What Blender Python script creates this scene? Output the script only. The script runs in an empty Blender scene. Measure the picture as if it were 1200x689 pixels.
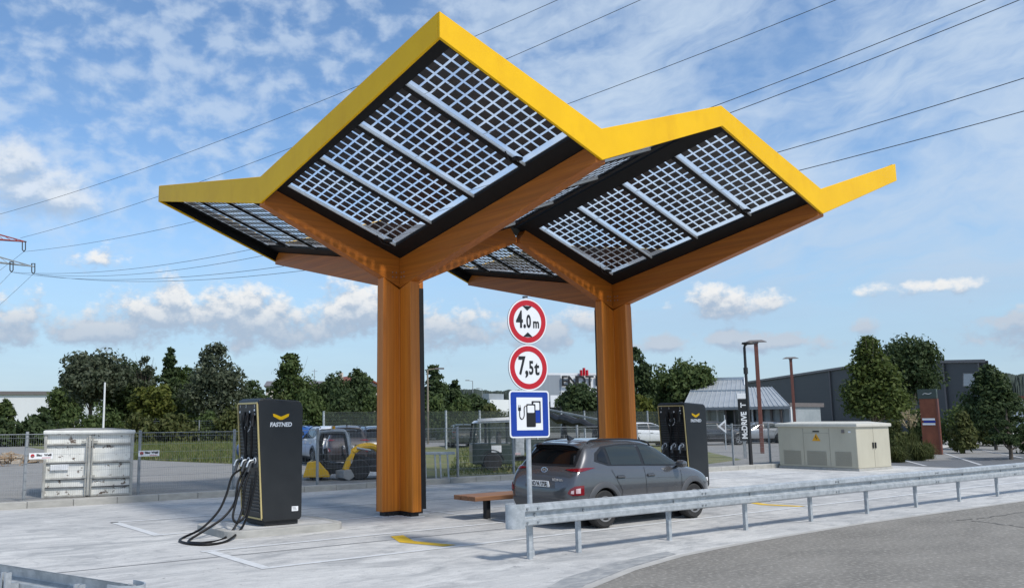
import bpy, bmesh, math, random
import numpy as np
from mathutils import Vector, Matrix
from mathutils.bvhtree import BVHTree

random.seed(7)
rng = np.random.default_rng(7)
scene = bpy.context.scene
COL = scene.collection
PI = math.pi
R = math.radians

# ------------------------------------------------------------------ camera frame (world X runs along the station, Y across it)
CAM = Vector((-10.8057, -15.5388, 2.0))
FOC, PX, PY = 1022.288, 490.096, 345.827            # in pixels of a 1200 x 689 picture
FW = Vector((0.5815701, 0.8012597, 0.1405675))
RT = Vector((0.8097822, -0.5866996, -0.0060209))
UP = Vector((-0.0776466, -0.1173306, 0.9900528))

def ray(x, y):
    return FW + RT * ((x - PX) / FOC) + UP * ((PY - y) / FOC)
def gnd(x, y, z=0.0):
    d = ray(x, y); t = (z - CAM.z) / d.z
    p = CAM + d * t
    return Vector((p.x, p.y, z))
def far(x, y, dist):
    d = ray(x, y); t = dist / math.hypot(d.x, d.y)
    return CAM + d * t
def horizon(x):
    return 493.95 - x * 0.00608
def spot(x, dist, z=0.13):
    p = far(x, horizon(x), dist)
    return Vector((p.x, p.y, z))
def facing(p):
    """rotation about Z so that local -Y looks at the camera"""
    d = CAM - p
    return math.atan2(d.x, -d.y)

# ------------------------------------------------------------------ materials
MATS = {}
def nd(nt, t, **kw):
    n = nt.nodes.new(t)
    for k, v in kw.items():
        if k in n.inputs: n.inputs[k].default_value = v
        else: setattr(n, k, v)
    return n
def mat(name, c1, c2=None, rough=0.6, metal=0.0, scale=(6, 6, 6), detail=6, lo=0.35, hi=0.65, bump=0.0, bscale=None,
        spec=0.5, coat=0.0, c3=None, s3=None, lo3=0.55, hi3=0.7, rvar=0.0, trans=0.0):
    if name in MATS: return MATS[name]
    m = bpy.data.materials.new(name); m.use_nodes = True
    nt = m.node_tree; b = nt.nodes['Principled BSDF']
    b.inputs['Roughness'].default_value = rough
    b.inputs['Metallic'].default_value = metal
    b.inputs['Specular IOR Level'].default_value = spec
    b.inputs['Coat Weight'].default_value = coat
    tc = nt.nodes.new('ShaderNodeTexCoord')
    if c2 is None: c2 = tuple(x * 0.82 for x in c1)
    mp = nd(nt, 'ShaderNodeMapping'); mp.inputs['Scale'].default_value = scale
    nt.links.new(tc.outputs['Object'], mp.inputs['Vector'])
    no = nd(nt, 'ShaderNodeTexNoise', Scale=1.0, Detail=detail, Roughness=0.6)
    nt.links.new(mp.outputs[0], no.inputs['Vector'])
    cr = nt.nodes.new('ShaderNodeValToRGB')
    cr.color_ramp.elements[0].position = lo; cr.color_ramp.elements[1].position = hi
    cr.color_ramp.elements[0].color = (*c1, 1); cr.color_ramp.elements[1].color = (*c2, 1)
    nt.links.new(no.outputs[0], cr.inputs[0])
    out = cr.outputs[0]
    if c3 is not None:
        mp3 = nd(nt, 'ShaderNodeMapping'); mp3.inputs['Scale'].default_value = s3 or (0.5, 0.5, 0.5)
        nt.links.new(tc.outputs['Object'], mp3.inputs['Vector'])
        n3 = nd(nt, 'ShaderNodeTexNoise', Scale=1.0, Detail=8, Roughness=0.65)
        nt.links.new(mp3.outputs[0], n3.inputs['Vector'])
        r3 = nt.nodes.new('ShaderNodeMapRange'); r3.inputs[1].default_value = lo3; r3.inputs[2].default_value = hi3
        nt.links.new(n3.outputs[0], r3.inputs[0])
        mx = nt.nodes.new('ShaderNodeMix'); mx.data_type = 'RGBA'
        nt.links.new(r3.outputs[0], mx.inputs[0]); nt.links.new(out, mx.inputs[6])
        mx.inputs[7].default_value = (*c3, 1); out = mx.outputs[2]
    nt.links.new(out, b.inputs['Base Color'])
    if rvar:
        rr = nt.nodes.new('ShaderNodeMapRange'); rr.inputs[3].default_value = rough - rvar; rr.inputs[4].default_value = rough + rvar
        nt.links.new(no.outputs[0], rr.inputs[0]); nt.links.new(rr.outputs[0], b.inputs['Roughness'])
    if bump:
        bs = bscale or tuple(s * 4 for s in scale)
        mb = nd(nt, 'ShaderNodeMapping'); mb.inputs['Scale'].default_value = bs
        nt.links.new(tc.outputs['Object'], mb.inputs['Vector'])
        nb = nd(nt, 'ShaderNodeTexNoise', Scale=1.0, Detail=5)
        nt.links.new(mb.outputs[0], nb.inputs['Vector'])
        bu = nd(nt, 'ShaderNodeBump', Strength=bump, Distance=0.02)
        nt.links.new(nb.outputs[0], bu.inputs['Height']); nt.links.new(bu.outputs[0], b.inputs['Normal'])
    if trans:
        tr = nt.nodes.new('ShaderNodeBsdfTransparent'); ms = nt.nodes.new('ShaderNodeMixShader'); ms.inputs[0].default_value = trans
        o = nt.nodes['Material Output']
        nt.links.new(b.outputs[0], ms.inputs[1]); nt.links.new(tr.outputs[0], ms.inputs[2]); nt.links.new(ms.outputs[0], o.inputs[0])
    MATS[name] = m
    return m
def leaf_mat(name, cols, transl=0.35):
    m = bpy.data.materials.new(name); m.use_nodes = True
    nt = m.node_tree; b = nt.nodes['Principled BSDF']
    b.inputs['Roughness'].default_value = 0.65; b.inputs['Specular IOR Level'].default_value = 0.25
    g = nt.nodes.new('ShaderNodeNewGeometry'); cr = nt.nodes.new('ShaderNodeValToRGB')
    el = cr.color_ramp.elements
    while len(el) < len(cols): el.new(0.5)
    for i, c in enumerate(cols):
        el[i].position = i / (len(cols) - 1); el[i].color = (*c, 1)
    nt.links.new(g.outputs['Random Per Island'], cr.inputs[0])
    nt.links.new(cr.outputs[0], b.inputs['Base Color'])
    t = nt.nodes.new('ShaderNodeBsdfTranslucent'); ms = nt.nodes.new('ShaderNodeMixShader'); ms.inputs[0].default_value = transl
    nt.links.new(cr.outputs[0], t.inputs[0])
    nt.links.new(b.outputs[0], ms.inputs[1]); nt.links.new(t.outputs[0], ms.inputs[2])
    nt.links.new(ms.outputs[0], nt.nodes['Material Output'].inputs[0])
    return m
def glass_mat(name, col, transp, rough=0.04):
    m = bpy.data.materials.new(name); m.use_nodes = True
    nt = m.node_tree; b = nt.nodes['Principled BSDF']
    b.inputs['Base Color'].default_value = (*col, 1); b.inputs['Roughness'].default_value = rough
    b.inputs['Specular IOR Level'].default_value = 0.6
    tr = nt.nodes.new('ShaderNodeBsdfTransparent'); ms = nt.nodes.new('ShaderNodeMixShader'); ms.inputs[0].default_value = transp
    nt.links.new(b.outputs[0], ms.inputs[1]); nt.links.new(tr.outputs[0], ms.inputs[2])
    nt.links.new(ms.outputs[0], nt.nodes['Material Output'].inputs[0])
    return m

M = {}
M['yellow'] = mat('yellow_paint', (0.92, 0.53, 0.0), (0.86, 0.485, 0.0), rough=0.5, spec=0.3, scale=(1.3, 1.3, 1.3), bump=0.04, bscale=(2.5, 2.5, 2.5), c3=(0.80, 0.43, 0.0), s3=(1.8, 1.8, .7), lo3=.52, hi3=.75)
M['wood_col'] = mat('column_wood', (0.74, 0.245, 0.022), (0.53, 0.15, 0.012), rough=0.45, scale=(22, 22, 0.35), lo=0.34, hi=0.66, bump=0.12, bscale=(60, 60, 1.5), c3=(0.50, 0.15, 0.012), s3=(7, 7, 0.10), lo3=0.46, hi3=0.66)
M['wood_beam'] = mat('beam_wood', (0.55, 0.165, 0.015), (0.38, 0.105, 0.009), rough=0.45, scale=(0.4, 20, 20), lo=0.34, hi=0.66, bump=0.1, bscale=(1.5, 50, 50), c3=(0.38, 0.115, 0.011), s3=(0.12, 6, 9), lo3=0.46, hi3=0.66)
M['wood_bench'] = mat('bench_wood', (0.30, 0.15, 0.075), (0.18, 0.085, 0.043), rough=0.6, scale=(1, 22, 22), bump=0.15, bscale=(2, 60, 60))
M['black'] = mat('black_steel', (0.012, 0.012, 0.013), (0.02, 0.02, 0.021), rough=0.55)
M['black_frame'] = mat('black_roof_frame', (0.004, 0.004, 0.0042), (0.006, 0.006, 0.006), rough=0.6, spec=0.3)
M['charger'] = mat('charcoal_coating', (0.013, 0.015, 0.017), (0.018, 0.02, 0.022), rough=0.42, scale=(3, 3, 3), bump=0.03, bscale=(200, 200, 200))
M['charger_top'] = mat('charcoal_cap', (0.05, 0.055, 0.06), (0.06, 0.065, 0.07), rough=0.4)
M['gold'] = mat('gold_trim', (0.62, 0.50, 0.22), (0.55, 0.44, 0.2), rough=0.4, metal=0.3)
M['rubber'] = mat('rubber', (0.006, 0.006, 0.0065), (0.01, 0.01, 0.011), rough=0.5, spec=0.25)
M['white'] = mat('white_paint', (0.80, 0.80, 0.80), (0.72, 0.73, 0.73), rough=0.45)
M['signwhite'] = mat('sign_white', (0.82, 0.83, 0.84), (0.78, 0.79, 0.80), rough=0.35)
M['signred'] = mat('sign_red', (0.52, 0.01, 0.022), (0.47, 0.009, 0.02), rough=0.35)
M['signblue'] = mat('sign_blue', (0.006, 0.045, 0.33), (0.006, 0.04, 0.30), rough=0.35)
M['signblack'] = mat('sign_black', (0.01, 0.01, 0.011), (0.012, 0.012, 0.013), rough=0.4)
M['galv'] = mat('galvanised_steel', (0.50, 0.53, 0.55), (0.36, 0.39, 0.41), rough=0.5, metal=0.35, scale=(9, 9, 9), detail=8, lo=0.38, hi=0.62, rvar=0.12, c3=(0.60, 0.63, 0.65), s3=(2.5, 14, 14))
M['galv_dark'] = mat('weathered_galvanised', (0.34, 0.36, 0.38), (0.24, 0.26, 0.27), rough=0.55, metal=0.35, scale=(14, 14, 5))
M['alu'] = mat('aluminium', (0.55, 0.58, 0.60), (0.5, 0.53, 0.55), rough=0.35, metal=0.7)
M['paint'] = mat('grey_car_paint', (0.115, 0.117, 0.124), (0.108, 0.11, 0.117), rough=0.24, metal=0.5, coat=1.0)
M['cladding'] = mat('grey_cladding', (0.075, 0.076, 0.08), (0.068, 0.069, 0.073), rough=0.4)
M['carblack'] = mat('car_black_trim', (0.01, 0.01, 0.011), (0.013, 0.013, 0.014), rough=0.35)
M['tyre'] = mat('tyre_rubber', (0.018, 0.018, 0.019), (0.028, 0.027, 0.026), rough=0.8, scale=(20, 20, 20))
M['rim'] = mat('alloy_rim', (0.45, 0.45, 0.46), (0.38, 0.38, 0.39), rough=0.3, metal=0.8)
M['chrome'] = mat('chrome', (0.7, 0.7, 0.72), (0.66, 0.66, 0.68), rough=0.15, metal=1.0)
M['lampred'] = mat('red_lens', (0.20, 0.004, 0.010), (0.13, 0.003, 0.007), rough=0.12, coat=0.6)
M['lampclear'] = mat('clear_lens', (0.62, 0.55, 0.56), (0.5, 0.3, 0.32), rough=0.12, coat=0.6)
M['carglass'] = glass_mat('tinted_glass', (0.026, 0.034, 0.033), 0.10)
M['privglass'] = glass_mat('privacy_glass', (0.006, 0.007, 0.008), 0.12)
M['clearglass'] = glass_mat('clear_glass', (0.10, 0.12, 0.12), 0.72)
M['seat'] = mat('seat_fabric', (0.10, 0.10, 0.105), (0.07, 0.07, 0.075), rough=0.9)
M['pvglass'] = None
M['beige'] = mat('beige_grp', (0.50, 0.47, 0.37), (0.46, 0.43, 0.335), rough=0.55, scale=(1.2, 1.2, 0.6), bump=0.04, bscale=(90, 90, 90), c3=(0.40, 0.37, 0.29), s3=(2.2, 2.2, 0.5), lo3=0.56, hi3=0.8)
M['beige_lid'] = mat('beige_lid', (0.58, 0.56, 0.49), (0.52, 0.50, 0.43), rough=0.55)
M['beige_vent'] = mat('beige_vent', (0.33, 0.31, 0.25), (0.29, 0.27, 0.22), rough=0.6, scale=(1, 1, 60))
M['warn'] = mat('warning_yellow', (0.75, 0.36, 0.01), (0.7, 0.33, 0.01), rough=0.5)
M['containerwhite'] = mat('worn_white_steel', (0.80, 0.80, 0.76), (0.62, 0.62, 0.57), rough=0.6, scale=(3, 3, 1.2), lo=0.4, hi=0.7, c3=(0.12, 0.085, 0.06), s3=(5.5, 5.5, 7), lo3=0.585, hi3=0.635, bump=0.05)
M['container_roof'] = mat('dirty_roof', (0.22, 0.21, 0.19), (0.32, 0.31, 0.28), rough=0.8, scale=(4, 4, 4))
M['container_frame'] = mat('worn_frame', (0.52, 0.52, 0.48), (0.30, 0.29, 0.26), rough=0.6, scale=(5, 5, 2), c3=(0.13, 0.09, 0.06), s3=(7, 7, 7), lo3=0.6, hi3=0.68)
M['kerb'] = mat('kerb_concrete', (0.42, 0.41, 0.38), (0.33, 0.325, 0.30), rough=0.85, scale=(3, 9, 9), bump=0.15)
M['cortenred'] = mat('rust_red_panel', (0.24, 0.075, 0.035), (0.17, 0.05, 0.024), rough=0.7, scale=(3, 3, 1.5))
M['polebrown'] = mat('brown_pole_paint', (0.17, 0.06, 0.042), (0.14, 0.05, 0.035), rough=0.5)
M['lampgrey'] = mat('lamp_head_grey', (0.18, 0.16, 0.155), (0.15, 0.135, 0.13), rough=0.5)
M['bldgdark'] = mat('dark_grey_cladding', (0.052, 0.055, 0.058), (0.046, 0.049, 0.052), rough=0.55, scale=(0.05, 0.05, 6))
M['bldgwhite'] = mat('white_cladding', (0.74, 0.76, 0.77), (0.70, 0.72, 0.73), rough=0.6, scale=(0.3, 0.3, 0.05))
M['bldggrey'] = mat('grey_cladding_panel', (0.30, 0.33, 0.36), (0.27, 0.30, 0.33), rough=0.5, scale=(2.0, 2.0, 0.05))
M['metalroof'] = mat('standing_seam_metal', (0.40, 0.42, 0.43), (0.33, 0.35, 0.36), rough=0.55, metal=0.2, scale=(0.7, 0.7, 0.7))
M['darkglass'] = mat('dark_window_glass', (0.02, 0.024, 0.027), (0.03, 0.034, 0.037), rough=0.1, scale=(0.6, 0.6, 0.6))
M['skyglass'] = mat('pale_window_glass', (0.36, 0.40, 0.42), (0.28, 0.32, 0.34), rough=0.12, scale=(1, 1, 1))
M['redtile'] = mat('red_roof_tile', (0.24, 0.075, 0.045), (0.18, 0.055, 0.035), rough=0.8)
M['plaster'] = mat('plaster', (0.58, 0.54, 0.47), (0.52, 0.48, 0.42), rough=0.85)
M['bark'] = mat('bark', (0.12, 0.10, 0.08), (0.07, 0.055, 0.042), rough=0.9, scale=(8, 8, 1.5), bump=0.3)
M['barkpale'] = mat('pale_bark', (0.30, 0.26, 0.20), (0.2, 0.17, 0.13), rough=0.9, scale=(8, 8, 1.5))
M['wire'] = mat('cable_metal', (0.05, 0.055, 0.06), (0.06, 0.065, 0.07), rough=0.6)
M['pylonred'] = mat('pylon_red', (0.34, 0.06, 0.05), (0.3, 0.05, 0.045), rough=0.6)
M['pylongrey'] = mat('pylon_grey', (0.30, 0.33, 0.34), (0.26, 0.28, 0.29), rough=0.6)
M['machyellow'] = mat('machine_yellow', (0.85, 0.50, 0.01), (0.75, 0.42, 0.01), rough=0.45)
M['machblack'] = mat('machine_black', (0.016, 0.016, 0.017), (0.03, 0.03, 0.03), rough=0.6)
M['machgrey'] = mat('machine_grey', (0.36, 0.37, 0.37), (0.28, 0.29, 0.29), rough=0.5)
M['truckgreen'] = mat('dark_green_paint', (0.028, 0.045, 0.036), (0.035, 0.053, 0.044), rough=0.4, coat=0.3)
M['tarp'] = mat('black_tarpaulin', (0.012, 0.012, 0.013), (0.03, 0.031, 0.033), rough=0.45, scale=(2, 6, 6), bump=0.5, bscale=(5, 9, 9))
M['blue_paint'] = mat('blue_car_paint', (0.02, 0.09, 0.30), (0.018, 0.08, 0.27), rough=0.3, coat=0.8)
M['dark_paint'] = mat('dark_car_paint', (0.022, 0.024, 0.028), (0.02, 0.022, 0.026), rough=0.25, coat=0.8)
M['maroon_paint'] = mat('brown_black_car_paint', (0.04, 0.032, 0.034), (0.036, 0.029, 0.031), rough=0.3, coat=0.8)
M['white_carpaint'] = mat('white_car_paint', (0.70, 0.71, 0.72), (0.66, 0.67, 0.68), rough=0.3, coat=0.8)
M['silver_paint'] = mat('silver_car_paint', (0.36, 0.38, 0.40), (0.33, 0.35, 0.37), rough=0.3, metal=0.5, coat=0.8)
M['rubble'] = mat('pale_rubble', (0.42, 0.37, 0.30), (0.25, 0.2, 0.15), rough=0.9, scale=(8, 8, 8))
M['timber'] = mat('scrap_timber', (0.40, 0.27, 0.15), (0.28, 0.17, 0.09), rough=0.85, scale=(5, 5, 5))
M['brick'] = mat('brick_stack', (0.26, 0.11, 0.075), (0.18, 0.075, 0.05), rough=0.9, scale=(9, 9, 14))
M['markwhite'] = mat('white_line_paint', (0.66, 0.67, 0.67), (0.52, 0.53, 0.53), rough=0.7, scale=(5, 9, 1), lo=0.4, hi=0.7, c3=(0.42, 0.42, 0.42), s3=(9, 14, 1), lo3=0.58, hi3=0.72)
M['markyellow'] = mat('yellow_line_paint', (0.78, 0.50, 0.02), (0.66, 0.42, 0.02), rough=0.65, scale=(5, 5, 1))

# ------------------------------------------------------------------ mesh builder
class MB:
    def __init__(s): s.v = []; s.f = []; s.mi = []
    def add(s, vs, fs, m=0):
        o = len(s.v); s.v += [tuple(v) for v in vs]
        for f in fs: s.f.append([i + o for i in f]); s.mi.append(m)
    def box(s, c, d, rot=None, m=0):
        x, y, z = (k / 2 for k in d); vs = [Vector((a * x, b * y, e * z)) for e in (-1, 1) for b in (-1, 1) for a in (-1, 1)]
        if rot is not None: vs = [rot @ v for v in vs]
        c = Vector(c)
        s.add([v + c for v in vs], [(0, 2, 3, 1), (4, 5, 7, 6), (0, 1, 5, 4), (2, 6, 7, 3), (0, 4, 6, 2), (1, 3, 7, 5)], m)
    def hexa(s, vs, m=0):
        """8 points: bottom 0-3 counter-clockwise, top 4-7"""
        s.add(vs, [(3, 2, 1, 0), (4, 5, 6, 7), (0, 1, 5, 4), (1, 2, 6, 5), (2, 3, 7, 6), (3, 0, 4, 7)], m)
    def bar(s, a, b, w, h=None, m=0, up=(0, 0, 1)):
        a, b = Vector(a), Vector(b); h = h or w; d = (b - a)
        L = d.length
        if L < 1e-6: return
        d.normalize(); u = Vector(up)
        if abs(d.dot(u)) > 0.98: u = Vector((1, 0, 0))
        x = d.cross(u).normalized(); z = x.cross(d)
        vs = []
        for p in (a, b):
            for i, j in ((-1, -1), (1, -1), (1, 1), (-1, 1)): vs.append(p + x * (i * w / 2) + z * (j * h / 2))
        s.add(vs, [(0, 1, 2, 3), (7, 6, 5, 4), (0, 4, 5, 1), (1, 5, 6, 2), (2, 6, 7, 3), (3, 7, 4, 0)], m)
    def tube(s, pts, r, n=8, m=0, cap=True):
        pts = [Vector(p) for p in pts]; rr = r if isinstance(r, (list, tuple)) else [r] * len(pts)
        o = len(s.v); prev = None
        for i, p in enumerate(pts):
            d = (pts[min(i + 1, len(pts) - 1)] - pts[max(i - 1, 0)]).normalized()
            if prev is None:
                u = Vector((0, 0, 1)) if abs(d.z) < 0.9 else Vector((1, 0, 0)); x = d.cross(u).normalized()
            else: x = (prev - d * prev.dot(d)).normalized()
            prev = x; y = d.cross(x)
            for k in range(n):
                a = 2 * PI * k / n; s.v.append(tuple(p + x * (rr[i] * math.cos(a)) + y * (rr[i] * math.sin(a))))
        for i in range(len(pts) - 1):
            for k in range(n):
                a = o + i * n + k; b = o + i * n + (k + 1) % n
                s.f.append([a, b, b + n, a + n]); s.mi.append(m)
        if cap:
            s.f.append([o + k for k in reversed(range(n))]); s.mi.append(m)
            e = o + (len(pts) - 1) * n; s.f.append([e + k for k in range(n)]); s.mi.append(m)
    def cyl(s, a, b, r0, r1=None, n=16, m=0): s.tube([a, b], [r0, r0 if r1 is None else r1], n, m)
    def prism(s, poly, dvec, m=0):
        """polygon of 3d points extruded by dvec"""
        p = [Vector(q) for q in poly]; d = Vector(dvec); n = len(p)
        s.add(p + [q + d for q in p], [list(reversed(range(n))), list(range(n, 2 * n))] + [(i, (i + 1) % n, (i + 1) % n + n, i + n) for i in range(n)], m)
    def quad(s, *vs, m=0): s.add(vs, [tuple(range(len(vs)))], m)
    def lathe(s, prof, n=24, axis='z', c=(0, 0, 0), m=0):
        o = len(s.v); c = Vector(c)
        for r, h in prof:
            for k in range(n):
                a = 2 * PI * k / n
                p = {'z': Vector((r * math.cos(a), r * math.sin(a), h)), 'y': Vector((r * math.cos(a), h, r * math.sin(a))), 'x': Vector((h, r * math.cos(a), r * math.sin(a)))}[axis]
                s.v.append(tuple(p + c))
        for i in range(len(prof) - 1):
            for k in range(n):
                a = o + i * n + k; b = o + i * n + (k + 1) % n
                s.f.append([a, b, b + n, a + n]); s.mi.append(m)
        s.f.append([o + k for k in range(n)]); s.mi.append(m)
        e = o + (len(prof) - 1) * n; s.f.append([e + k for k in reversed(range(n))]); s.mi.append(m)
    def disc(s, c, r, nrm, n=40, h=0.003, m=0, r_in=None):
        c = Vector(c); nn = Vector(nrm).normalized()
        u = nn.cross(Vector((0, 0, 1))) if abs(nn.z) < 0.9 else Vector((1, 0, 0)); u.normalize(); w = nn.cross(u)
        ring = lambda rad, off: [c + u * (rad * math.cos(2 * PI * k / n)) + w * (rad * math.sin(2 * PI * k / n)) + nn * off for k in range(n)]
        if r_in is None: s.prism(ring(r, 0), nn * h, m)
        else:
            a, b, d, e = ring(r, 0), ring(r, h), ring(r_in, h), ring(r_in, 0)
            fs = []
            for k in range(n):
                j = (k + 1) % n
                fs += [(k, j, j + n, k + n), (k + n, j + n, j + 2 * n, k + 2 * n), (k + 2 * n, j + 2 * n, j + 3 * n, k + 3 * n)]
            s.add(a + b + d + e, fs, m)
    def build(s, name, mats, parent=None, smooth=False, bevel=0.0, loc=None, seg=2, fix=True, angle=35):
        me = bpy.data.meshes.new(name); me.from_pydata(s.v, [], s.f)
        ms = mats if isinstance(mats, (list, tuple)) else [mats]
        for k in ms: me.materials.append(k)
        if len(ms) > 1: me.polygons.foreach_set('material_index', s.mi)
        me.update()
        if fix:
            bm = bmesh.new(); bm.from_mesh(me); bmesh.ops.recalc_face_normals(bm, faces=bm.faces); bm.to_mesh(me); bm.free()
        if smooth:
            me.polygons.foreach_set('use_smooth', [True] * len(me.polygons))
            try: me.set_sharp_from_angle(angle=R(angle))
            except Exception: pass
        o = bpy.data.objects.new(name, me); COL.objects.link(o)
        if parent is not None: o.parent = parent
        if loc is not None: o.location = loc
        if bevel:
            b = o.modifiers.new('bevel', 'BEVEL'); b.width = bevel; b.segments = seg; b.limit_method = 'ANGLE'; b.angle_limit = R(40)
        return o

def thing(name, label, cat, loc=(0, 0, 0), rz=0.0, group=None, scale=None):
    o = bpy.data.objects.new(name, None); COL.objects.link(o)
    o.empty_display_size = 0.2
    o.location = loc; o.rotation_euler = (0, 0, rz); o['label'] = label; o['category'] = cat
    if scale: o.scale = scale
    if group: o['group'] = group
    return o
def tag(o, label, cat, group=None):
    o['label'] = label; o['category'] = cat
    if group: o['group'] = group
    return o
def struct(o, kind='structure'):
    o['kind'] = kind; return o
def dup(root, loc, rz, label, group=None, scale=None, swap=None):
    def cp(o, parent):
        c = o.copy(); COL.objects.link(c); c.parent = parent
        if swap and c.type == 'MESH' and any(m in swap for m in c.data.materials if m):
            c.data = c.data.copy()
            for i, m in enumerate(c.data.materials):
                if m in swap: c.data.materials[i] = swap[m]
        for ch in list(o.children): cp(ch, c)
        return c
    r = cp(root, None)
    r.location = loc; r.rotation_euler = (0, 0, rz); r['label'] = label
    if scale: r.scale = scale
    if group: r['group'] = group
    return r
UPRIGHT = Matrix.Rotation(PI / 2, 4, 'X')          # text facing local -Y
def text(name, s, size, m, parent, loc, rot=UPRIGHT, sx=1.0, bold=0.0, extrude=0.002, align='CENTER', shear=0.0):
    cu = bpy.data.curves.new(name, 'FONT'); cu.body = s; cu.size = size; cu.align_x = align; cu.align_y = 'CENTER'
    cu.offset = bold; cu.extrude = extrude; cu.shear = shear; cu.resolution_u = 4
    o = bpy.data.objects.new(name, cu); COL.objects.link(o)
    bpy.context.view_layer.update()
    me = bpy.data.meshes.new_from_object(o.evaluated_get(bpy.context.evaluated_depsgraph_get()))
    bpy.data.objects.remove(o); bpy.data.curves.remove(cu)
    me.name = name
    me.transform(Matrix.Translation(Vector(loc)) @ rot @ Matrix.Diagonal((sx, 1, 1, 1)))
    me.materials.clear(); me.materials.append(m)
    for p in me.polygons: p.material_index = 0
    o = bpy.data.objects.new(name, me); COL.objects.link(o); o.parent = parent
    return o

# ================================================================== SETTING: ground sheets
def sheet(name, poly, z, m, kind='structure', sub=0):
    mb = MB()
    if z > 0.05: mb.prism([(x, y, -z - 0.05) for x, y in poly], (0, 0, z + 0.05))
    else: mb.quad(*[(x, y, 0) for x, y in poly])
    o = mb.build(name, m, loc=(0, 0, z)); o['kind'] = kind
    return o

def concrete_mat():
    m = bpy.data.materials.new('brushed_concrete'); m.use_nodes = True
    nt = m.node_tree; b = nt.nodes['Principled BSDF']; b.inputs['Roughness'].default_value = 0.85; b.inputs['Specular IOR Level'].default_value = 0.3
    tc = nt.nodes.new('ShaderNodeTexCoord')
    def noise(sc, rz, detail, rough=0.6, dist=0.0):
        mp = nt.nodes.new('ShaderNodeMapping'); mp.inputs['Scale'].default_value = sc; mp.inputs['Rotation'].default_value = (0, 0, rz)
        nt.links.new(tc.outputs['Object'], mp.inputs['Vector'])
        n = nd(nt, 'ShaderNodeTexNoise', Scale=1.0, Detail=detail, Roughness=rough, Distortion=dist)
        nt.links.new(mp.outputs[0], n.inputs['Vector']); return n.outputs[0]
    def rng_(o, a, bb, c, d):
        r = nt.nodes.new('ShaderNodeMapRange'); nt.links.new(o, r.inputs[0])
        for i, v in zip((1, 2, 3, 4), (a, bb, c, d)): r.inputs[i].default_value = v
        return r.outputs[0]
    def mixc(fac, a, col):
        x = nt.nodes.new('ShaderNodeMix'); x.data_type = 'RGBA'; nt.links.new(fac, x.inputs[0])
        if isinstance(a, tuple): x.inputs[6].default_value = (*a, 1)
        else: nt.links.new(a, x.inputs[6])
        x.inputs[7].default_value = (*col, 1); return x.outputs[2]
    c = mixc(rng_(noise((0.25, 0.3, 1), 0.3, 9, 0.7, 0.8), 0.38, 0.64, 0, 0.85), (0.60, 0.592, 0.568), (0.41, 0.41, 0.405))
    c = mixc(rng_(noise((0.6, 1.5, 1), 0.45, 9, 0.72, 1.2), 0.47, 0.66, 0, 0.8), c, (0.27, 0.278, 0.283))
    c = mixc(rng_(noise((0.8, 2.4, 1), -0.4, 9, 0.75, 1.0), 0.52, 0.66, 0, 0.8), c, (0.66, 0.655, 0.63))
    c = mixc(rng_(noise((1.6, 7, 1), 0.15, 7, 0.8, 1.0), 0.50, 0.70, 0, 0.45), c, (0.26, 0.265, 0.27))
    c = mixc(rng_(noise((38, 38, 1), 0, 4, 0.75), 0.48, 0.72, 0, 0.40), c, (0.24, 0.245, 0.25))
    c = mixc(rng_(noise((2.3, 2.3, 1), 0, 7, 0.65, 1.5), 0.58, 0.72, 0, 0.6), c, (0.22, 0.225, 0.23))
    c = mixc(rng_(noise((5.5, 5.5, 1), 0, 3, 0.5, 0.5), 0.70, 0.74, 0, 0.6), c, (0.13, 0.13, 0.13))
    nt.links.new(c, b.inputs['Base Color'])
    bu = nd(nt, 'ShaderNodeBump', Strength=0.25, Distance=0.01)
    nt.links.new(noise((6, 90, 1), 0.1, 5), bu.inputs['Height']); nt.links.new(bu.outputs[0], b.inputs['Normal'])
    return m
def asphalt_mat(name, c1, c2, dust):
    return mat(name, c1, c2, rough=0.9, scale=(0.6, 1.4, 1), detail=10, lo=0.3, hi=0.7, bump=0.5, bscale=(70, 70, 70), c3=dust, s3=(16, 16, 1), lo3=0.50, hi3=0.74, spec=0.3)
M['concrete'] = concrete_mat()
M['asphalt'] = asphalt_mat('worn_asphalt', (0.25, 0.237, 0.213), (0.165, 0.157, 0.142), (0.42, 0.40, 0.36))
M['asphalt_dark'] = asphalt_mat('dark_asphalt', (0.145, 0.15, 0.155), (0.115, 0.12, 0.125), (0.18, 0.185, 0.19))
M['asphalt_yard'] = asphalt_mat('yard_asphalt', (0.27, 0.262, 0.247), (0.20, 0.195, 0.185), (0.35, 0.34, 0.32))
M['patchgrey'] = mat('dusty_grey_patch', (0.30, 0.31, 0.315), (0.22, 0.23, 0.235), rough=0.95, scale=(1.2, 3, 1), detail=10, c3=(0.40, 0.40, 0.39), s3=(4, 9, 1), lo3=.45, hi3=.65, bump=.3, bscale=(50, 50, 50))
M['groundbase'] = mat('rough_ground', (0.16, 0.15, 0.12), (0.10, 0.105, 0.06), rough=0.95, scale=(0.15, 0.15, 1))
M['grass'] = mat('meadow_grass', (0.115, 0.135, 0.04), (0.16, 0.155, 0.06), rough=0.95, scale=(0.4, 0.4, 1), detail=10, c3=(0.20, 0.17, 0.085), s3=(0.25, 0.9, 1), bump=0.6, bscale=(5, 5, 5))
M['gravel'] = mat('pale_gravel', (0.60, 0.585, 0.55), (0.40, 0.39, 0.36), rough=0.95, scale=(7, 7, 1), bump=0.5, bscale=(20, 20, 20))
M['dust'] = mat('pale_dusty_edge', (0.44, 0.43, 0.40), (0.36, 0.35, 0.33), rough=0.95, scale=(2, 7, 1))

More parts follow.
